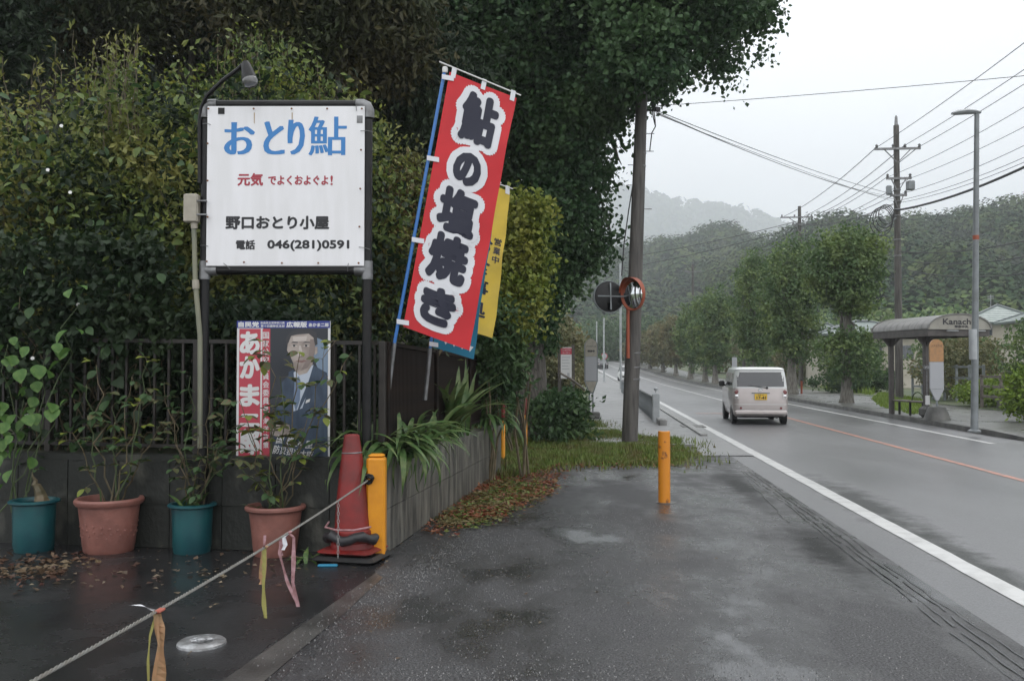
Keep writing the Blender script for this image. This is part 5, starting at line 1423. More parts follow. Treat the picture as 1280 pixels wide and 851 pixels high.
# orange post with two convex mirrors
mp0 = Vector((at(781, 545, 18.55).x, 18.45, 0))
mp0 += Vector((.06, .0, 0))
mpost = empty('mirror_post', mp0, 0, 'rusty orange bar strapped to the utility pole, carrying the two round traffic mirrors', 'bracket')
mb = MB(); mb.tube([(0, 0, 1.75), (0, 0, 3.35)], .035, 12); mb.build('tube', M['mirror_orange'], mpost)
mb = MB(); a = at(770, 371, 18.4)-mp0; b = at(796, 368, 18.3)-mp0; mb.bar((0, 0, b.z), (a.x, .1, a.z), .03); mb.bar((0, 0, b.z-.15), (b.x, -.1, b.z-.15), .03); mb.build('bracket', M['steel'], mpost)
def tmirror(px, py, dep, rad, facing, label):
    p = at(px, py, dep); r = empty('traffic_mirror', p, 0, label, 'mirror')
    Mr = Vector(facing).to_track_quat('Z', 'Y').to_matrix()
    mb = MB(); mb.lathe([(0, -.10), (rad*.5, -.085), (rad*.93, -.05), (rad, -.02), (rad*1.01, 0)], (0, 0, 0), 40, Mr); mb.build('back_shell', M['black' if facing[1] > 0 else 'mirror_orange'], r)
    mb = MB(); mb.lathe([(rad*1.015, -.03), (rad*1.02, .03), (rad*.96, .035), (rad*.95, .0)], (0, 0, 0), 40, Mr); mb.build('rim', M['grey_paint' if facing[1] > 0 else 'mirror_orange'], r)
    mb = MB(); mb.lathe([(rad*.95, .0), (rad*.7, .03), (rad*.4, .052), (0, .062)], (0, 0, 0), 40, Mr); mb.build('mirror_glass', M['mirror'], r)
    v = MB(); n = 18                         # visor over the upper half
    for i in range(n+1):
        a = pi*i/n
        for zz in (0.0, .17 - .10*abs(cos(a))):
            q = Mr @ Vector((0, 0, 0)); X = Mr @ Vector((1, 0, 0)); 
            up = Vector((0, 0, 1)); f = Vector(facing).normalized(); sd = up.cross(f).normalized(); up2 = f.cross(sd)
            v.v.append(tuple(sd*cos(a)*rad*1.03 + up2*sin(a)*rad*1.03 + f*zz))
    for i in range(n): v.f.append((i*2, i*2+1, i*2+3, i*2+2))
    if facing[1] < 0: v.build('visor', M['mirror_orange'], r)
    if facing[1] > 0:
        mb = MB(); mb.bar(Mr @ Vector((0, -rad*.85, -.11)), Mr @ Vector((0, rad*.85, -.11)), .025); mb.bar(Mr @ Vector((-rad*.85, 0, -.11)), Mr @ Vector((rad*.85, 0, -.11)), .025); mb.build('brace', M['grey_paint'], r)
        rect(lambda x, y, z=0.: Vector((x, -.12, y)), -.03, -.26, .04, -.12, 0, M['grey_paint'], 'sticker', r, .004)
    return r
tmirror(761, 371, 18.35, .32, (-.25, .95, -.05), 'round traffic mirror seen from behind, a dark disc left of the utility pole')
tmirror(791, 367.5, 18.1, .325, (-.88, -.62, -.05), 'round orange-rimmed traffic mirror on the utility pole, its glass turned towards the lot')

def wire(a, b, sag, r, label, group, m='wire_grey', n=22):
    a, b = Vector(a), Vector(b); mb = MB(); pts = []
    for i in range(n+1):
        t = i/n; p = (b-a)*t; p.z -= sag*4*t*(1-t); pts.append(p)
    mb.tube(pts, r, 5); o = mb.build('overhead_wire', M[m]); o.location = a
    tag(o, label, 'wire', group); return o
def util(base, top_z, label, arms, r0=.17, tilt=0, seed=0, xdir=None):
    r = empty('utility_pole', base, 0, label, 'utility pole')
    h = top_z - base.z; mb = MB(); mb.tube([(0, 0, 0), (0, 0, h*.5), (0, 0, h)], [r0, r0*.85, r0*.68], 14); mb.build('pole', M['pole_concrete'], r)
    side = Vector((cos(ROAD), -sin(ROAD), 0)) if xdir is None else xdir
    for (z, l, rr2, ins) in arms:
        zz = z - base.z; mb = MB(); mb.bar(side*(-l) + Vector((0, -.15, zz)), side*rr2 + Vector((0, -.15, zz)), .09); mb.build('cross_arm', M['steel'], r)
        mb = MB(); mb.bar(side*(-l*.6) + Vector((0, -.15, zz)), Vector((0, -.1, zz-.6)), .04); mb.bar(side*(rr2*.6) + Vector((0, -.15, zz)), Vector((0, -.1, zz-.6)), .04); mb.build('arm_brace', M['steel'], r)
        for u in ins:
            mb = MB(); mb.lathe([(.03, 0), (.07, .03), (.04, .07), (.07, .11), (.03, .16), (0, .18)], side*u + Vector((0, -.15, zz+.04)), 8); mb.build('insulator', M['steel'], r)
    return r, side
B1 = Vector((at(1124, 480, 39.5).x, 39.5, .1)); z1 = lambda py: at(1124, py, 39.5).z
arms1 = [(z1(187), 1.0, .95, (-.9, -.2, .3, .9)), (z1(224), .5, .55, (-.45, .5)), (z1(245), .35, .35, (-.3, .3))]
up1, side = util(B1, z1(157), 'tall utility pole with cross arms behind the bus shelter', arms1)
mb = MB(); mb.lathe([(.11, 0), (.06, .9), (0, 1.0)], (0, 0, z1(172)-B1.z), 8); mb.build('lightning_tip', M['steel'], up1)
for py in (238, 252, 262, 270, 300, 320):
    mb = MB(); mb.lathe([(.15, -.03), (.17, 0), (.15, .03)], (0, 0, z1(py)-B1.z), 12); mb.build('band', M['steel'], up1)
for k in range(4):      # looped spare cable hung on the left of the pole
    mb = MB(); c = at(1108-k*2, 268+k*3, 39.3)-B1; rr3 = .34+.05*k
    mb.tube([c + Vector((cos(a*pi/8)*rr3, .02*k, sin(a*pi/8)*rr3*1.25)) for a in range(17)], .02, 5); mb.build('cable_coil', M['rubber'], up1)
mb = MB(); mb.bar(at(1120, 272, 39.4)-B1, at(1090, 303, 39.4)-B1, .06); mb.build('stay_arm', M['grey_paint'], up1)
for pq in ((1138, 232, .3), (1111, 238, .2)):
    mb = MB(); q = at(pq[0], pq[1], 39.3)-B1; mb.box(tuple(q), (pq[2], pq[2], .4), 0, .03); mb.build('junction_can', M['grey_paint'], up1, False)
B2 = Vector((at(1001, 455, 66).x, 66, .1)); z2 = lambda py: at(1001, py, 66).z
up2, _ = util(B2, z2(258), 'farther utility pole rising above the tallest street trees', [(z2(272), 1.4, .9, (-1.3, -.4, .8)), (z2(281), .6, .6, (-.5, .5))], .17)
B0 = Vector(R(13.0, 12.3, .0)); z0 = lambda z: z
up0, _ = util(B0, 12.3, 'utility pole just outside the right edge that carries the near ends of the wires', [(z1(187), 1.0, .95, (-.9, .3, .9)), (z1(224), .5, .55, (-.45, .5))])
B3 = Vector(R(12.8, 108, 0)); up3, _ = util(B3, 13.5, 'most distant utility pole among the hazy trees', [(12.6, 1.0, 1.0, (-.9, .9))])
B4 = Vector(at(930, 455, 80)); B4.z = .2; util(B4, at(930, 372, 80).z, 'slim utility pole in the row of street trees left of the van', [(at(930, 378, 80).z, .6, .6, (-.5, .5))], .15)
hv = [(-.9, z1(185)), (.3, z1(183)), (.9, z1(185))]
for i, (u, z) in enumerate(hv):
    wire(B1+side*u+Vector((0, 0, z-B1.z)), B0+side*u+Vector((0, 0, z-B0.z)), .35, .013, ('leftmost', 'middle', 'rightmost')[i] + ' of three high wires rising from the tall pole cross arm to the right edge', 'high wires from the tall pole to the right edge')
    wire(B1+side*u+Vector((0, 0, z-B1.z)), B2+side*u*1.2+Vector((0, 0, z2(270)-B2.z)), .3, .018, ('leftmost', 'middle', 'rightmost')[i] + ' of three high wires from the tall pole cross arm down to the farther pole', 'high wires between the two right-hand poles')
for i, (py, u, sag) in enumerate(((222, -.45, .6), (224, .5, .6), (245, -.2, .8), (250, .2, .8), (254, .0, .9))):
    z = z1(py)
    wire(B1+side*u+Vector((0, 0, z-B1.z)), B0+side*u+Vector((0, 0, z-B0.z)), sag, .010, ('highest', 'second highest', 'third', 'fourth', 'lowest')[i] + ' of five thin wires below the high ones, tall pole to right edge', 'thin lower wires from the tall pole to the right edge')
    wire(B1+side*u+Vector((0, 0, z-B1.z)), B2+side*u+Vector((0, 0, z2(280)-B2.z)), .4, .014, ('highest', 'second highest', 'third', 'fourth', 'lowest')[i] + ' of five thin lower wires between the tall and the farther pole', 'thin lower wires between the two right-hand poles')
wire(B1+Vector((0, 0, z1(263)-B1.z)), B0+Vector((0, 0, z1(245)-B0.z)), 1.0, .045, 'thick sagging cable from the tall pole to the right edge', None)
for i, (py, dz) in enumerate(((314, 1.3), (325, 1.0), (337, .8))):
    wire(B1+side*.15*i+Vector((0, 0, z1(py)-B1.z)), B0+side*.15*i+Vector((0, 0, z1(py)-dz*.2-B0.z)), 1.1+.1*i, .018, ('upper of the three low cables crossing the wooded slope', 'middle of the three low cables crossing the wooded slope', 'lowest of the three low cables crossing the wooded slope')[i], 'low cables across the wooded slope')
for i, (dy, sag) in enumerate(((0, .14), (.12, .26), (-.05, .20), (.05, .08))):
    wire(LPv(139+i*1.5)+Vector((.28, -.05, 0)), B1+Vector((-.15, 0, z1(243+i*3)-B1.z)), sag, .006 if i % 2 else .009, ('upper thick', 'lowest thin', 'lower thick', 'uppermost thin')[i] + ' cable crossing the road from leaning pole to tall pole', 'cables from the leaning pole to the tall pole')
wire(LPv(133)+Vector((.2, 0, 0)), B0+Vector((0, 0, 6.0)), .1, .006, 'single thin wire crossing the whole sky from the leaning pole', None)
for i in range(3):
    wire(B2+Vector((0, 0, z2(281+i*5)-B2.z)), B3+Vector((0, 0, 12.4-i*.8-B3.z)), .7, .02, ('top', 'middle', 'bottom')[i] + ' wire running on from the farther pole to the most distant one', 'wires to the most distant pole')
far_l = at(600, 335, 90)
for i, (py, pl) in enumerate(((276, 318), (284, 336))):
    wire(Vector((B2.x, B2.y, z2(py))), at(560, pl+22, 90), 1.0, .022, ('upper', 'lower')[i] + ' long wire crossing in front of the hazy hill to the left', 'long wires in front of the hazy hill')
wire(LPv(28)+Vector((.1, 0, 0)), at(985, -12, 18.5), .05, .010, 'wire with a small round lamp running through the ginkgo crown', None)
gl = at(874, 14, 18.4); r = empty('globe_lamp', gl, 0, 'small pale globe hanging on the wire in the ginkgo crown', 'lamp')
mb = MB(); mb.lathe([(0, -.075), (.05, -.055), (.075, 0), (.05, .055), (0, .075)], (0, 0, 0), 14); mb.build('globe', M['white_plastic'], r)
mb = MB(); mb.lathe([(.02, .07), (.02, .11), (0, .115)], (0, 0, 0), 8); mb.build('hook', M['steel'], r)

# ------------------------------------------------------------------ STREET LAMP (right) and slim poles (left)
sb0 = ground(1218, 539.6, .118)
sl0 = empty('street_lamp', sb0, 0, 'tall grey street lamp on the far pavement right of the bus shelter', 'street lamp')
hz = at(1221, 142, sb0.y).z - sb0.z; tx = at(1221, 142, sb0.y).x - sb0.x
mb = MB(); mb.tube([(0, 0, 0), (tx*.12, 0, .9), (tx, 0, hz)], [.080, .078, .052], 14); mb.build('pole', M['grey_paint'], sl0)
mb = MB(); mb.lathe([(.14, 0), (.14, .03), (.09, .06)], (0, 0, 0), 14); mb.build('foot', M['grey_paint'], sl0)
mb = MB(); mb.lathe([(.085, 1.62), (.089, 1.64), (.089, 2.28), (.085, 2.3)], (0, 0, 0), 14); mb.build('sleeve', M['pale_pole'], sl0)
mb = MB(); q = Vector((tx, 0, hz))
for i in range(3): pass
secs = [(.08, .05, .0), (-.05, .085, .015), (-.25, .11, .02), (-.45, .10, .0), (-.56, .05, -.02)]
ring = []
for (dx, w, dz) in secs:
    n0 = len(mb.v)
    for a in range(10):
        th = 2*pi*a/10; mb.v.append((q.x+dx, q.y+cos(th)*w*1.2, q.z+dz+.02+sin(th)*w*.55))
    ring.append(n0)
for a, b in zip(ring, ring[1:]):
    for i in range(10): mb.f.append((a+i, a+(i+1) % 10, b+(i+1) % 10, b+i))
mb.f.append(tuple(range(ring[0]+9, ring[0]-1, -1))); mb.f.append(tuple(range(ring[-1], ring[-1]+10))); mb.smooth = True
mb.build('lamp_head', M['pale_pole'], sl0)
mb = MB(); z_ = at(1218, 297, sb0.y).z - sb0.z; mb.lathe([(.066, z_-.05), (.07, z_), (.066, z_+.05)], (tx*z_/hz, 0, 0), 12); mb.build('orange_band', M['mirror_orange'], sl0)
for i, (px, pb, pt, lab) in enumerate(((776, 486, 330, 'pale slim pole directly left of the leaning utility pole'), (755, 478, 398, 'second pale slim pole along the left pavement'), (746, 468, 402, 'third and smaller pale slim pole along the left pavement'), (741.5, 464, 412, 'farthest pale slim pole along the left pavement'))):
    q = ground(px, pb, .05) if i < 2 else ground(px, pb, .2); r = empty('slim_pole', q, 0, lab, 'pole', 'slim poles along the left pavement')
    h = (pb-pt)*q.y/F_PX; mb = MB(); mb.tube([(0, 0, 0), (0, 0, h)], .075 if i == 0 else .06+.02*i, 10); mb.build('tube', M['pale_pole'], r)
    mb = MB(); mb.lathe([(.09, h), (.09, h+.04), (0, h+.06)], (0, 0, 0), 10); mb.build('cap', M['pale_pole'], r)

# ------------------------------------------------------------------ GUARD RAIL along the left pavement
gr = empty('guard_rail', R(1.75, 25.6, .05), 0, 'grey slatted guard rail between the left pavement and the road', 'guard rail')
o0 = gr.location
def GP(u, d, z): return R(u, d, z) - o0
pm = None
for i in range(46):
    d = 25.9 + i*.62
    p = GP(1.75, d, .05); mb = MB(); w = .06
    if pm is None: mb.box((0, 0, .33), (.11, .05, .66), -ROAD, .008); o = mb.build('slat', M['grey_paint'], gr, False); pm = o.data
    else: o = bpy.data.objects.new('slat', pm); col.objects.link(o); o.parent = gr
    o.location = p
mb = MB(); 
for z in (.66, .12):
    pts = [GP(1.75, 25.7+k*2.0, .05+z) for k in range(15)]
    mb.tube(pts, .035 if z > .5 else .022, 6)
mb.build('rails', M['steel'], gr)
mb = MB(); mb.box(tuple(GP(1.76, 25.5, .05+.38)), (.20, .14, .80), -ROAD, .02); mb.build('end_post', M['pale_pole'], gr, False)
mb = MB(); c = GP(1.76, 25.5, .05+.90); mb.lathe([(.015, -.1), (.015, -.04), (.05, -.03), (.06, 0), (.05, .03), (0, .045)], c, 12); mb.build('reflector', M['pale_pole'], gr)
kb = MB(); p = ground(831, 534); p.y += .5; kb.box((0, 0, .10), (.22, .9, .22), -ROAD, .03); o = kb.build('concrete_block', M['kerb'], None, False); o.location = p; tag(o, 'pale concrete kerb block at the near end of the guard rail', 'block')
gt = ground(866, 533); kb = MB(); kb.box((0, 0, -.03), (.62, .8, .10), -ROAD, .01); o = kb.build('drain_cover', M['kerb_dark'], None, False); o.location = gt; tag(o, 'dark drain cover in the gutter beside the road edge line', 'drain')

# ------------------------------------------------------------------ BUS STOP SIGN and NOTICE BOARD (left)
def rounded(w, h, top=True, n=10):
    pts = [(-w/2, 0), (w/2, 0)]
    for i in range(n+1):
        a = pi*i/n; pts.append((w/2*cos(a), h-w/2+w/2*sin(a)))
    return pts
q = ground(739, 523, .05); k = q.y/F_PX
bs = empty('bus_stop_sign', q, 0, 'rounded grey bus stop sign standing beside the left pavement', 'bus stop sign')
zb = lambda py: (523-py)*k
mb = MB(); pts = rounded(17*k, (476-424)*k); mb.prism([(x, 0, z+zb(476)) for x, z in pts if True], (0, .05, 0)); 
mb.build('frame', M['grey_paint'], bs, False)
M['bs_cream'] = mat('print_cream', (.36, .34, .28), .5, c2=(.30, .28, .23), scale=9); M['bs_grey'] = mat('print_grey', (.36, .37, .39), .5)
Fb = lambda x, y, z=0.0: Vector((x, -.004-z, y))
rect(Fb, -7*k, zb(476), 7*k, zb(446), .001, M['bs_grey'], 'timetable', bs)
mb = MB(); pts = [(x*.84, z) for x, z in rounded(17*k, 22*k)]; mb.poly([Fb(x, z+zb(445.5), .001) for x, z in pts]); mb.build('name_plate', M['bs_cream'], bs)
mb = MB(); mb.poly([Fb(-7*k, zb(477), .001), Fb(-2*k, zb(490), .001), Fb(2*k, zb(490), .001), Fb(7*k, zb(477), .001)]); mb.build('lower_plate', M['bs_cream'], bs)
mb = MB(); mb.prism([(-8.5*k, 0, zb(476)), (-3*k, 0, zb(492)), (3*k, 0, zb(492)), (8.5*k, 0, zb(476))], (0, .05, 0)); mb.build('taper', M['grey_paint'], bs, False)
for s in (-1, 1):
    mb = MB(); mb.tube([(s*2.2*k, .02, 0), (s*2.2*k, .02, zb(490))], .022, 8); mb.build('leg', M['grey_paint'], bs)
mb = MB(); mb.box((0, .02, .10), (.5, .36, .2), 0, .03); mb.build('base', M['kerb_dark'], bs, False)
lettering('バスのりば', Fb, 0, zb(433), 12*k, 2.6*k, M['ink'], bs, z=.004)
lettering('神奈中', Fb, 0, zb(439), 9*k, 3*k, M['ink'], bs, z=.004, bold=.004)
q = ground(710, 512, 0); q.y += 1.5; k = q.y/F_PX; zb2 = lambda py: EYE + (HORIZON-py)*k
nb = empty('notice_board', (q.x, q.y, 0), 0, 'notice board with a red header between two brown posts on the bank', 'notice board')
for x in (-8.5, -6.3, 8.2, 10.5):
    mb = MB(); mb.bar((x*k, 0, 0), (x*k, 0, zb2(431)), .055); mb.build('post', M['shelter_brown'], nb)
Fn = lambda x, y, z=0.0: Vector((x, -.03-z, y))
rect(Fn, -6*k, zb2(473), 7.6*k, zb2(434), 0, M['po_white'], 'board', nb, .02)
rect(Fn, -6*k, zb2(443), 7.6*k, zb2(435), .002, M['po_red'], 'header', nb)
lettering('子どもを守る', Fn, .8*k, zb2(437.3), 11*k, 2.4*k, M['po_white'], nb, z=.004)
lettering('セーフティ', Fn, .8*k, zb2(441), 9*k, 2.4*k, M['po_white'], nb, z=.004)
for i in range(5): rect(Fn, -4.5*k, zb2(447+i*3.6), (5.5 - (i*1.7) % 3)*k, zb2(446.2+i*3.6), .002, M['bs_grey'], 'text_line', nb)
rect(Fn, 2*k, zb2(471), 5*k, zb2(466), .002, M['bs_grey'], 'emblem', nb)
# sloping branch prop in front of the bank
mb = MB(); a_ = at(700, 466, 19.5); b_ = at(731, 487, 19.8); mb.tube([a_, (a_+b_)/2+Vector((0, 0, .03)), b_], .025, 6); o = mb.build('bamboo_pole', M['wood']); tag(o, 'weathered pole sloping through the shrub beside the bus stop sign', 'pole')

# ------------------------------------------------------------------ VAN
def car_body(sections, n_corner=5):
    """rings of a rounded rectangle: (z, half width, y_rear, y_front, corner radius)"""
    mb = MB(); rings = []
    for (z, hw, yr, yf, cr) in sections:
        pts = []
        for (cx, cy, a0) in ((hw-cr, yr+cr, -pi/2), (hw-cr, yf-cr, 0), (-hw+cr, yf-cr, pi/2), (-hw+cr, yr+cr, pi)):
            for i in range(n_corner+1):
                a = a0 + pi/2*i/n_corner; pts.append((cx+cr*cos(a), cy+cr*sin(a), z))
        rings.append(pts)
    k = len(rings[0])
    for r in rings: mb.v += r
    for j in range(len(rings)-1):
        for i in range(k): mb.f.append((j*k+i, j*k+(i+1) % k, (j+1)*k+(i+1) % k, (j+1)*k+i))
    mb.f.append(tuple(range(k-1, -1, -1))); mb.f.append(tuple(range((len(rings)-1)*k, len(rings)*k)))
    mb.smooth = True
    return mb
vp = ground(951, 531, -.004)
van = empty('minivan', (vp.x+.02, vp.y+.05, -.004), -radians(7.8), 'boxy beige and white minivan driving away along the near lane', 'van')
S = [(.22, .66, .10, 3.30, .10), (.28, .715, .02, 3.36, .16), (.45, .735, .0, 3.38, .18), (.70, .737, .015, 3.38, .18), (.93, .735, .03, 3.34, .17), (.99, .728, .04, 3.26, .16)]
car_body(S).build('body', M['van_body'], van)
S2 = [(.99, .728, .04, 3.26, .16), (1.02, .722, .045, 2.80, .15), (1.20, .70, .07, 2.62, .14), (1.40, .672, .10, 2.42, .13), (1.47, .655, .12, 2.34, .13)]
car_body(S2).build('upper_body', M['van_white'], van)
S3 = [(1.47, .658, .115, 2.35, .13), (1.50, .655, .10, 2.34, .14), (1.535, .63, .14, 2.25, .15), (1.56, .56, .24, 2.1, .18), (1.568, .40, .45, 1.9, .2)]
car_body(S3).build('roof', M['van_white'], van)
def rear_y(z): return np.interp(z, [.22, .28, .45, .7, .93, 1.02, 1.2, 1.4, 1.47], [.10, .02, 0, .015, .03, .045, .07, .10, .12])
def side_x(z): return np.interp(z, [.45, .7, .93, .99, 1.02, 1.2, 1.4, 1.47], [.735, .737, .735, .728, .722, .70, .672, .655])
def rear_patch(x0, x1, z0, z1, m, name, off=.006, n=8, th=.0, wrap=0.0):
    mb = MB()
    rows = [z0+(z1-z0)*i/4 for i in range(5)]; cols = [x0+(x1-x0)*i/n for i in range(n+1)]
    for z in rows:
        for x in cols:
            e = max(0, abs(x)-(side_x(z)-.15)); mb.v.append((x, rear_y(z)-off + .15-math.sqrt(max(0, .15**2-min(e, .149)**2)), z))
    for j in range(4):
        for i in range(n): a = j*(n+1)+i; mb.f.append((a, a+1, a+n+2, a+n+1))
    mb.smooth = True
    return mb.build(name, m, van)
rear_patch(-.625, .625, 1.035, 1.43, M['glass_dark'], 'rear_window', .008, 16)
rear_patch(-.715, -.565, .70, .96, M['lamp_clear'], 'tail_light', .012, 6)
rear_patch(.565, .715, .70, .96, M['lamp_clear'], 'tail_light', .012, 6)
for s in (-1, 1):
    for z, r_ in ((.885, .062), (.775, .055)):
        mb = MB(); mb.lathe([(r_, 0), (r_*.9, .012), (0, .02)], (s*.635, rear_y(z)+.002, z), 16, Matrix.Rotation(pi/2, 3, 'X')); mb.build('lamp_lens', M['lamp_red'] if z > .8 else M['chrome'], van)
    mb = MB(); mb.lathe([(.035, 0), (.03, .012), (0, .016)], (s*.53, -.012, .455), 14, Matrix.Rotation(pi/2, 3, 'X')); mb.build('reflector', M['lamp_red'], van)
rear_patch(-.70, .70, .385, .405, M['chrome'], 'bumper_trim', .014, 12)
rear_patch(-.70, .70, .545, .560, M['van_white'], 'gate_seam', .006, 12)
mb = MB(); mb.box((0, -.005, .33), (1.40, .10, .13), 0, .04); mb.build('bumper', M['van_body'], van, False)
rear_patch(-.24, .24, .845, .875, M['grey_paint'], 'plate_garnish', .03, 4)
Fv = lambda x, y, z=0.0: Vector((x, -.022-z, y))
rect(Fv, -.165, .675, .165, .84, 0, M['plate_yellow'], 'licence_plate', van, .012)
lettering('17-41', Fv, .01, .735, .25, .085, M['ink'], van, z=.003, bold=.004)
lettering('相模 580', Fv, 0, .812, .16, .032, M['ink'], van, z=.003)
mb = MB(); mb.lathe([(.055, 0), (.05, .012), (.04, .012), (.036, .004), (0, .004)], (0, rear_y(.95)-.01, .95), 20, Matrix.Rotation(pi/2, 3, 'X') @ Matrix.Diagonal((1.2, .8, 1))); mb.build('emblem', M['chrome'], van)
mb = MB(); mb.bar((.16, .035, 1.0), (-.30, .045, 1.06), .018); mb.lathe([(.035, 0), (.03, .02), (0, .025)], (.17, .035, 1.0), 10, Matrix.Rotation(pi/2, 3, 'X')); mb.build('wiper', M['rubber'], van)
rect(lambda x, y, z=0.: Vector((x, .065-z, y)), .48, 1.06, .54, 1.11, .0, M['po_white'], 'sticker', van, .004)
def side_quad(s, pts, m, name, off=.008):
    mb = MB(); P = [(s*(side_x(z)+off), y, z) for y, z in pts]
    mb.poly(P if s > 0 else P[::-1]); return mb.build(name, m, van)
for s in (-1, 1):
    side_quad(s, [(.28, 1.06), (.85, 1.06), (.85, 1.40), (.32, 1.40)], M['glass_dark'], 'side_window')
    side_quad(s, [(.93, 1.05), (1.62, 1.05), (1.62, 1.41), (.93, 1.41)], M['glass_dark'], 'side_window')
    side_quad(s, [(1.70, 1.05), (2.50, 1.05), (2.30, 1.41), (1.70, 1.41)], M['glass_dark'], 'side_window')
    mb = MB(); mb.box((s*.83, 2.28, 1.08), (.16, .10, .17), 0, .03); mb.bar((s*.70, 2.32, 1.03), (s*.80, 2.30, 1.04), .05); mb.build('door_mirror', M['rubber'], van, False)
    for y in (.55, 2.86):
        w = bpy.data.objects.new('wheel', None); col.objects.link(w); w.parent = van; w.location = (s*.665, y, .27); w.empty_display_size = .1
        Mw = Matrix.Rotation(s*pi/2, 3, 'Y')
        mb = MB(); mb.lathe([(.17, -.07), (.25, -.075), (.272, -.055), (.272, .055), (.25, .075), (.17, .07)], (0, 0, 0), 26, Mw); mb.build('tyre', M['rubber'], w)
        mb = MB(); mb.lathe([(.175, .05), (.165, .06), (.05, .045), (.04, .07), (0, .07)], (0, 0, 0), 20, Mw); mb.build('rim', M['steel'], w)
        mb = MB(); mb.lathe([(.315, -.04), (.315, .078), (.0, .080)], (s*.655, y, .29), 26, Mw); mb.build('wheel_arch', M['rubber'], van)
    for y in (.9, 1.66):
        mb = MB(); mb.box((s*.739, y+.33, .90), (.02, .14, .025), 0, .004); mb.build('door_handle', M['van_body'], van, False)
        side_quad(s, [(y, .40), (y+.012, .40), (y+.012, 1.02), (y, 1.02)], M['rubber'], 'door_seam', .004)
mb = MB(); mb.box((0, 1.7, .23), (1.25, 3.0, .10), 0, .05); mb.tube([(.42, -.02, .20), (.42, .4, .20)], .025, 8); mb.build('underbody', M['rubber'], van, False)

def small_car(loc, rz, label, m, front=True):
    c = empty('car', loc, rz, label, 'car')
    S = [(.2, .72, .05, 4.0, .2), (.45, .80, 0, 4.1, .3), (.75, .80, .02, 4.05, .3), (.88, .77, .1, 3.9, .3), (.92, .72, .9, 3.5, .25), (1.2, .62, 1.35, 3.0, .25), (1.42, .55, 1.6, 2.8, .25), (1.46, .4, 1.8, 2.6, .2)]
    car_body(S).build('body', M[m], c)
    mb = MB(); mb.quad((-.60, .93, .93), (.60, .93, .93), (.50, 1.52, 1.38), (-.50, 1.52, 1.38)); mb.v = [(x, y-.03, z+.01) for x, y, z in mb.v]; mb.build('windscreen', M['glass_dark'], c)
    for s in (-1, 1):
        mb = MB(); mb.quad((s*.74, 1.1, .94), (s*.74, 3.1, .94), (s*.60, 2.8, 1.36), (s*.60, 1.6, 1.36)); mb.build('side_window', M['glass_dark'], c)
        mb = MB(); mb.box((s*.6, -.0, .62), (.28, .08, .13), 0, .03); mb.build('headlight', M['lamp_clear'], c, False)
        for y in (.75, 3.2):
            mb = MB(); mb.lathe([(.2, -.09), (.3, -.09), (.31, 0), (.3, .09), (0, .09)], (s*.70, y, .31), 18, Matrix.Rotation(s*pi/2, 3, 'Y')); mb.build('wheel', M['rubber'], c)
    mb = MB(); mb.box((0, -.02, .45), (.9, .06, .14), 0, .02); mb.build('grille', M['rubber'], c, False)
    return c
small_car(R(3.55, 88, -.0), -ROAD, 'white car coming along the far stretch of road, half hidden by the leaning pole', 'van_white')
small_car(R(3.9, 128, .0), -ROAD+.1, 'dark car further back on the road behind the white car', 'glass_dark')

# ------------------------------------------------------------------ BUS SHELTER
su, sd0, sd1 = 10.16, 28.0, 32.6
SA = ground(1158, 521.5, .12); SY = radians(8)
SO = SA - Matrix.Rotation(SY, 3, 'Z') @ Vector((-.68, -.85, 0))
sh = empty('bus_shelter', SO, SY, 'brown bus shelter with a curved roof and lettering on its end panel', 'bus shelter')
# local frame: x across (u-11.0), y along (d-30.3), z from pavement
X0, X1, Y0, Y1, ZR = -1.0, .92, -1.5, 1.5, 2.52
def arch(x): t = (x-X0)/(X1-X0)*2-1; return ZR + .40*(1-t*t)**.5*1.0 if abs(t) <= 1 else ZR
n = 14; xs = [X0+(X1-X0)*(1-cos(pi*i/n))/2 for i in range(n+1)]
for j in range(9):          # ribbed roof sheets
    y0 = Y0+.03+(Y1-Y0-.06)*j/9; y1 = Y0+.03+(Y1-Y0-.06)*(j+1)/9-.015
    mb = MB()
    for y in (y0, y1):
        for dz in (0, .02):
            for x in xs: mb.v.append((x, y, arch(x)+dz))
    m_ = n+1
    for i in range(n):
        mb.f.append((i, i+m_*2, i+1+m_*2, i+1)); mb.f.append((i+m_, i+1+m_, i+1+m_*3, i+m_*3)); mb.f.append((i, i+1, i+1+m_, i+m_)); mb.f.append((i+2*m_, i+3*m_, i+1+3*m_, i+1+2*m_))
    mb.smooth = True; mb.build('roof_panel', M['shelter_roof'], sh)
M['sh_panel'] = mat('shelter_end_panel', (.30, .29, .25), .45, c2=(.24, .23, .2), scale=4)
for y, nm in ((Y0, 'end_panel'), (Y1, 'end_panel')):
    mb = MB(); mb.prism([(x, y, ZR-.02) for x in (X0, X1)] + [(x, y, arch(x)-.004) for x in xs[::-1]], (0, .03, 0)); mb.build(nm, M['sh_panel'], sh, False)
for y in (Y0, Y1):
    mb = MB()
    for a, b in zip(xs, xs[1:]): mb.bar((a, y, arch(a)+.02), (b, y, arch(b)+.02), .05, .04)
    mb.build('arch_rim', M['shelter_roof'], sh)
Fsh = lambda x, y, z=0.0: Vector((x, Y0-.004-z, y))
lettering('Kanachu', Fsh, -.06, ZR+.20, 1.0, .17, M['ink'], sh, z=.003, bold=.006)
lettering('神奈中央', Fsh, 0, ZR+.06, .42, .085, M['ink'], sh, z=.003, bold=.003)
for xx in (X0+.05, X1-.05):
    mb = MB(); mb.bar((xx, Y0+.05, ZR-.11), (xx, Y1-.05, ZR-.11), .06, .2); mb.build('eaves_beam', M['shelter_brown'], sh)
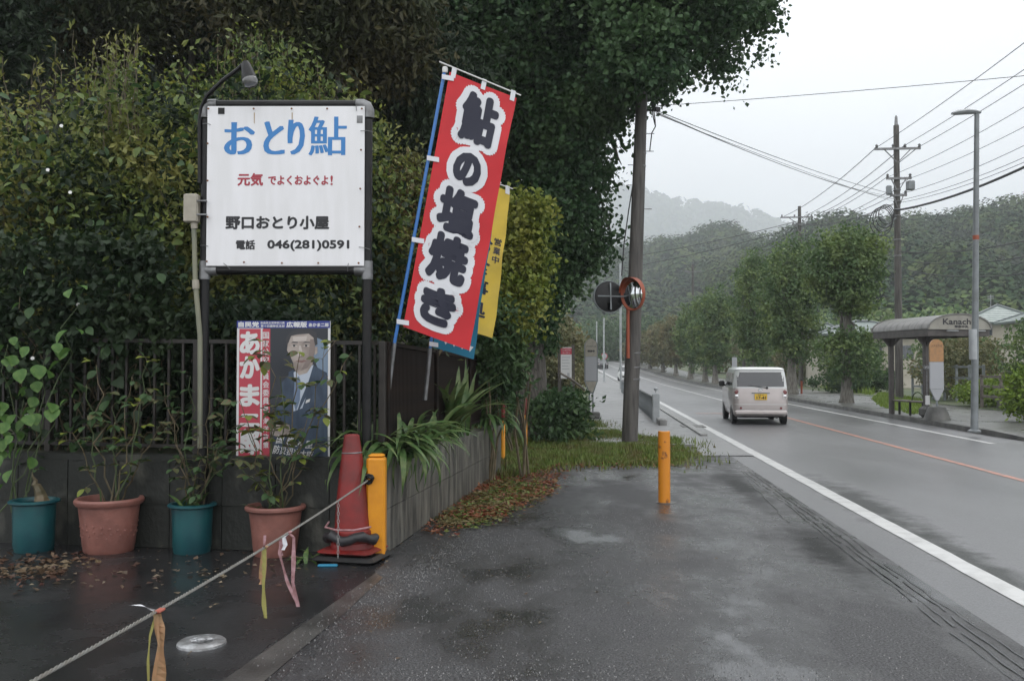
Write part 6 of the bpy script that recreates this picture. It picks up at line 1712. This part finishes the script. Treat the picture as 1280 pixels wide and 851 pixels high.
for y in (Y0+.08, 0, Y1-.08):
    mb = MB(); mb.bar((X0+.08, y, ZR-.11), (X1-.08, y, ZR-.11), .05, .19); mb.build('cross_beam', M['shelter_brown'], sh)
for y in (-.85, .95):
    mb = MB(); mb.box((-.68, y, (ZR-.2)/2), (.13, .15, ZR-.2), 0, .02); mb.build('post', M['shelter_brown'], sh, False)
    for s in (-1, 1):
        mb = MB(); mb.prism([(-.68+s*.05, y-.03, ZR-.2), (-.68+s*.30, y-.03, ZR-.2), (-.68+s*.05, y-.03, ZR-.48)], (0, .06, 0)); mb.build('bracket', M['shelter_brown'], sh, False)
        mb = MB(); mb.prism([(-.68-.03, y+s*.06, ZR-.2), (-.68-.03, y+s*.34, ZR-.2), (-.68-.03, y+s*.06, ZR-.5)], (.06, 0, 0)); mb.build('bracket', M['shelter_brown'], sh, False)
mb = MB(); mb.box((-.55, -.85, .16), (.62, .34, .32), 0, .08); mb.build('foot_block', M['kerb_dark'], sh, False)
for x, w in ((-.3, .35), (.55, .3)):
    mb = MB(); mb.box((x, Y0-.05, ZR-.06), (w, .06, .03), 0, .01); mb.build('light_strip', M['pale_pole'], sh, False)
# bench
be = empty('bench', ground(1139, 519, .12), SY, 'low dark bench with a curved armrest under the bus shelter', 'bench')
mb = MB(); mb.box((0, 0, .42), (.34, 1.5, .05), 0, .015); mb.build('seat', M['wood'], be, False)
for y in (-.6, .05, .62):
    mb = MB(); mb.box((0, y, .20), (.05, .06, .40), 0, .005); mb.build('leg', M['rubber'], be, False)
mb = MB(); mb.tube([(0, -.35+cos(a*pi/8)*.30, .44+sin(a*pi/8)*.26) for a in range(9)], .018, 7); mb.build('armrest', M['stem_green'], be)
# orange topped bus stop pillar
bp = ground(1172, 525, .12); k = bp.y/F_PX
bz = lambda py: EYE + (HORIZON-py)*k - bp.z
br = empty('bus_stop_pillar', bp, 0, 'bus stop pillar with an orange header and a pale timetable inside the shelter', 'bus stop sign')
M['orange_print'] = mat('print_orange', (.42, .22, .09), .5, c2=(.34, .19, .09), scale=12)
mb = MB(); mb.prism([(x, 0, z+bz(452)) for x, z in rounded(17*k, (452-424)*k)], (0, .06, 0)); mb.build('header', M['orange_print'], br, False)
mb = MB(); mb.prism([(-8.5*k, 0, bz(486)), (8.5*k, 0, bz(486)), (8.5*k, 0, bz(452.3)), (-8.5*k, 0, bz(452.3))], (0, .06, 0)); mb.build('timetable', M['bs_grey'], br, False)
mb = MB(); mb.prism([(-8.5*k, 0, bz(486.3)), (-2*k, 0, bz(500)), (2*k, 0, bz(500)), (8.5*k, 0, bz(486.3))], (0, .06, 0)); mb.build('taper', M['bs_grey'], br, False)
mb = MB(); mb.tube([(0, .03, 0), (0, .03, bz(499))], .03, 8); mb.build('leg', M['grey_paint'], br)
mb = MB(); mb.lathe([(.36, 0), (.34, .05), (.22, .36), (0, .38)], (0, .03, 0), 18); mb.build('base', M['kerb_dark'], br)
lettering('バスのりば', lambda x, y, z=0.: Vector((x, -.004-z, y)), 0, bz(432), 13*k, 3*k, M['ink'], br, z=.003)
# thin sign post with a small box sign in front of it
tp = ground(1153, 522, .12) + Vector((0, -.3, 0)); k = tp.y/F_PX; ts = empty('route_sign', tp, 0, 'small dark box sign on a thin post beside the bus stop pillar', 'sign')
tz = lambda py: EYE + (HORIZON-py)*k - tp.z
mb = MB(); mb.tube([(0, 0, 0), (0, 0, tz(455))], .02, 8); mb.build('post', M['steel'], ts)
mb = MB(); mb.box((0, -.03, tz(459)), (.20, .05, .13), 0, .01); mb.build('sign_box', M['glass_dark'], ts, False)
lettering('バス', lambda x, y, z=0.: Vector((x, -.06-z, y)), 0, tz(459), .14, .06, M['po_white'], ts)
mb = MB(); mb.box((0, -.03, tz(500)), (.12, .04, .26), 0, .01); mb.build('notice_plate', M['po_white'], ts, False)
# marker post between the trees
mk = ground(1002, 492, .12); mr_ = empty('marker_post', mk, 0, 'short brown marker post beside the second street tree', 'post')
mb = MB(); mb.tube([(0, 0, 0), (0, 0, .68)], .055, 10); mb.build('tube', M['mirror_orange'], mr_)
mb = MB(); mb.lathe([(.06, .68), (.06, .78), (0, .80)], (0, 0, 0), 10); mb.build('dark_cap', M['rubber'], mr_)

# wooden rail fence behind the far pavement
def rail_fence(a, b, n, h, label, m='wood', rails=(.35, .65, .95)):
    r = empty('rail_fence', a, 0, label, 'fence'); d = b-a
    for i in range(n+1):
        p = d*(i/n); mb = MB(); mb.box((p.x, p.y, p.z+h/2), (.09, .09, h), 0, .01); mb.build('post', M[m], r, False)
    for z in rails:
        mb = MB(); mb.bar(Vector((0, -.05, h*z)), d+Vector((0, -.05, h*z)), .05, .09); mb.build('rail', M[m], r)
rail_fence(R(13.5, 27.0, .13), R(13.7, 33.5, .13), 4, 1.15, 'weathered wooden rail fence right of the bus stop pillar')
rail_fence(R(14.8, 36.0, .13), R(14.9, 44.0, .13), 6, 1.5, 'greyish rail fence behind the clipped hedge left of the shelter', 'grey_paint')
rail_fence(R(12.1, 21.8, .13), R(14.6, 24.0, .13), 4, 1.1, 'dark rail fence at the right edge beside the dark bush', 'fence_brown')
# low stone wall behind the pillar
sw = R(13.9, 27.5, .13); swb = R(14.0, 33.2, .13)
r = empty('stone_wall', sw, 0, 'low grey stone wall under the wooden rail fence', 'wall')
d = swb-sw; 
for k in range(3):
    for j in range(9):
        f0 = (j + (.5 if k % 2 else 0))/9.5; f1 = f0 + .98/9.5
        a_ = d*f0; b_ = d*min(f1, 1.0)
        mb = MB(); mb.prism([a_+Vector((-.05-.01*(j % 3), 0, .02+k*.23)), b_+Vector((-.05-.01*(j % 3), 0, .02+k*.23)), b_+Vector((-.05, 0, .235+k*.23)), a_+Vector((-.05, 0, .235+k*.23))], (.25, 0, 0)); mb.build('stone', M['kerb_dark'], r, False)

# ------------------------------------------------------------------ HOUSES
def house(base, w, dpt, wall_h, roof_h, rz, label, m_wall='plaster', over=.55, wins=(), rows=9):
    h = empty('house', base, rz, label, 'house')
    mb = MB(); mb.box((0, 0, wall_h/2), (w, dpt, wall_h), 0, .0); mb.build('wall', M[m_wall], h, False)
    W, Dp = w/2+over, dpt/2+over; rg = max(0, W-Dp) if W > Dp else 0; rgy = max(0, Dp-W)
    A_ = [Vector((-W, -Dp, wall_h)), Vector((W, -Dp, wall_h)), Vector((W, Dp, wall_h)), Vector((-W, Dp, wall_h))]
    T_ = [Vector((-rg, -rgy, wall_h+roof_h)), Vector((rg, -rgy, wall_h+roof_h)), Vector((rg, rgy, wall_h+roof_h)), Vector((-rg, rgy, wall_h+roof_h))]
    mb = MB(); mb.poly([a+Vector((0, 0, -.12)) for a in A_][::-1]); 
    for i in range(4): j = (i+1) % 4; mb.poly([A_[i]+Vector((0, 0, -.12)), A_[j]+Vector((0, 0, -.12)), A_[j]+Vector((0, 0, -.015)), A_[i]+Vector((0, 0, -.015))])
    rf = mb.build('eaves', M['tile_dark'], h, False)
    roof = None
    mb = MB()
    for i in range(4):           # stepped tile courses
        j = (i+1) % 4
        for k in range(rows):
            f0, f1 = k/rows, (k+1)/rows; up = Vector((0, 0, .035))
            a0, b0, a1, b1 = A_[i].lerp(T_[i], f0), A_[j].lerp(T_[j], f0), A_[i].lerp(T_[i], f1), A_[j].lerp(T_[j], f1)
            mb.poly([a0+up, b0+up, b1, a1]); mb.poly([a0, b0, b0+up, a0+up])
    roof = mb.build('roof', M['tile'], h, False)
    mb = MB()
    for i in range(4): mb.tube([A_[i]+Vector((0, 0, .03)), T_[i]+Vector((0, 0, .05))], .09, 6)
    if (T_[1]-T_[0]).length > .1: mb.tube([T_[0]+Vector((0, 0, .06)), T_[1]+Vector((0, 0, .06))], .11, 6)
    if (T_[2]-T_[1]).length > .1: mb.tube([T_[1]+Vector((0, 0, .06)), T_[2]+Vector((0, 0, .06))], .11, 6)
    mb.build('ridge', M['tile_dark'], roof)
    for (x, z, ww, hh) in wins:
        mb = MB(); mb.box((x, -dpt/2-.01, z), (ww, .06, hh), 0, 0); f = mb.build('window', M['steel'], h, False)
        mb = MB(); mb.box((x-ww*.235, -dpt/2-.045, z), (ww*.42, .02, hh*.86), 0, 0); mb.build('pane', M['window'], f, False)
        mb = MB(); mb.box((x+ww*.235, -dpt/2-.045, z), (ww*.42, .02, hh*.86), 0, 0); mb.build('pane', M['window'], f, False)
    return h
hp = at(1267, 440, 70); hp.z = .1
h1 = house(hp+Vector((.4, 3.0, 0)), 4.8, 4.8, EYE+(HORIZON-402)*70/F_PX-.1, 1.45, -.35, 'beige house with a grey-green tiled roof at the right edge', wins=((-1.2, 4.2, 1.0, .7), (1.2, 4.2, .9, .7), (-.8, 1.6, 1.6, 1.3)))
mb = MB()
tv = Vector((-.6, -1.0, EYE+(HORIZON-402)*70/F_PX+1.2)); mb.tube([tv, tv+Vector((0, 0, .95))], .02, 5)
for i in range(4): mb.tube([tv+Vector((-.22, 0, .6+.08*i)), tv+Vector((.22, 0, .64+.08*i))], .012, 4)
mb.build('aerial', M['pale_pole'], h1)
h2p = at(1335, 430, 62); h2p.z = .1
house(h2p+Vector((0, 2.0, 0)), 4.5, 4.5, EYE+(HORIZON-400)*62/F_PX-.1, 1.1, -.15, 'second lower roof cut off by the right edge of the view', wins=((-1.0, 2.6, .9, .6),))
h3 = at(1100, 420, 60); h3.z = .1
house(h3+Vector((0, 3, 0)), 6.5, 5.5, EYE+(HORIZON-417)*60/F_PX-.1, .9, -.1, 'house with a grey roof partly hidden behind the bus shelter roof', wins=((-2.2, 2.4, 1.0, .9), (0, 2.4, 1.0, .9), (2.0, 2.4, 1.0, .9)))
h4 = at(1012, 430, 74); h4.z = .1
house(h4+Vector((2, 3, 0)), 6.5, 5.5, 3.3, 1.7, -.3, 'pale house glimpsed between the two nearest street trees', wins=((-1.6, 2.0, 1.2, .9),))
# white shed at the end of the road
ws = R(-.2, 176, 0); r = empty('shed', ws, -ROAD, 'low white building with a curved roof at the end of the pavement', 'building')
mb = MB(); mb.box((2.0, 0, 1.6), (5.6, 4, 3.2), 0, 0); mb.build('wall', M['plaster'], r, False)
mb = MB()
for i in range(11):
    a = pi*i/10; 
    for y in (-2.4, 2.4): mb.v.append((2.0+3.1*cos(a), y, 3.2+1.0*sin(a)))
for i in range(10): mb.f.append((i*2, i*2+1, i*2+3, i*2+2))
mb.f.append(tuple(range(0, 22, 2))); mb.build('roof', M['white_plastic'], r)
mb = MB(); mb.box((2.0, -2.05, 2.6), (5.8, .1, .5), 0, 0); mb.build('fascia', M['white_plastic'], r, False)
mb = MB(); mb.box((1.2, -2.03, 1.1), (1.6, .08, 2.0), 0, 0); mb.build('door', M['grey_paint'], r, False)
# round sign on a pole near the far cars
rs = R(.95+.9, 98, .05); r = empty('round_sign', rs, 0, 'round road sign on a short post at the far end of the left pavement', 'sign')
mb = MB(); mb.tube([(0, 0, 0), (0, 0, 2.3)], .05, 8); mb.build('post', M['steel'], r)
mb = MB(); mb.lathe([(.34, 0), (.34, .03), (0, .03)], (0, -.05, 2.3), 20, Matrix.Rotation(pi/2, 3, 'X')); mb.build('disc', M['pale_pole'], r)
mb = MB(); mb.lathe([(.35, 0), (.35, .035), (.28, .035), (.28, 0)], (0, -.055, 2.3), 20, Matrix.Rotation(pi/2, 3, 'X')); mb.build('red_rim', M['darkred'], r)
# small white sign on the far side
ss = R(8.9+1.2, 66, .12); r = empty('small_sign', ss, 0, 'small white rectangular sign on a post among the street trees left of the van', 'sign')
mb = MB(); mb.tube([(0, 0, 0), (0, 0, 2.2)], .035, 8); mb.build('post', M['steel'], r)
mb = MB(); mb.box((0, -.05, 1.6), (.35, .03, .95), 0, 0); mb.build('plate', M['bs_grey'], r, False)

# ------------------------------------------------------------------ HAZE
mb = MB(); x0, x1, y0, y1, zz0, zz1 = -2700, 2700, -120, 3400, -2.5, 640
mb.prism([(x0, y0, zz0), (x1, y0, zz0), (x1, y1, zz0), (x0, y1, zz0)], (0, 0, zz1-zz0))
hm = bpy.data.materials.new('haze'); hm.use_nodes = True; t = hm.node_tree
for n_ in list(t.nodes):
    if n_.type == 'BSDF_PRINCIPLED': t.nodes.remove(n_)
pv = t.nodes.new('ShaderNodeVolumePrincipled'); pv.inputs['Color'].default_value = (.90, .94, .98, 1); pv.inputs['Density'].default_value = .00058
t.links.new(pv.outputs[0], t.nodes['Material Output'].inputs['Volume'])
o = mb.build('haze', hm, None, False); o['kind'] = 'stuff'; tag(o, 'thin rain haze filling the valley', 'haze', kind='stuff')
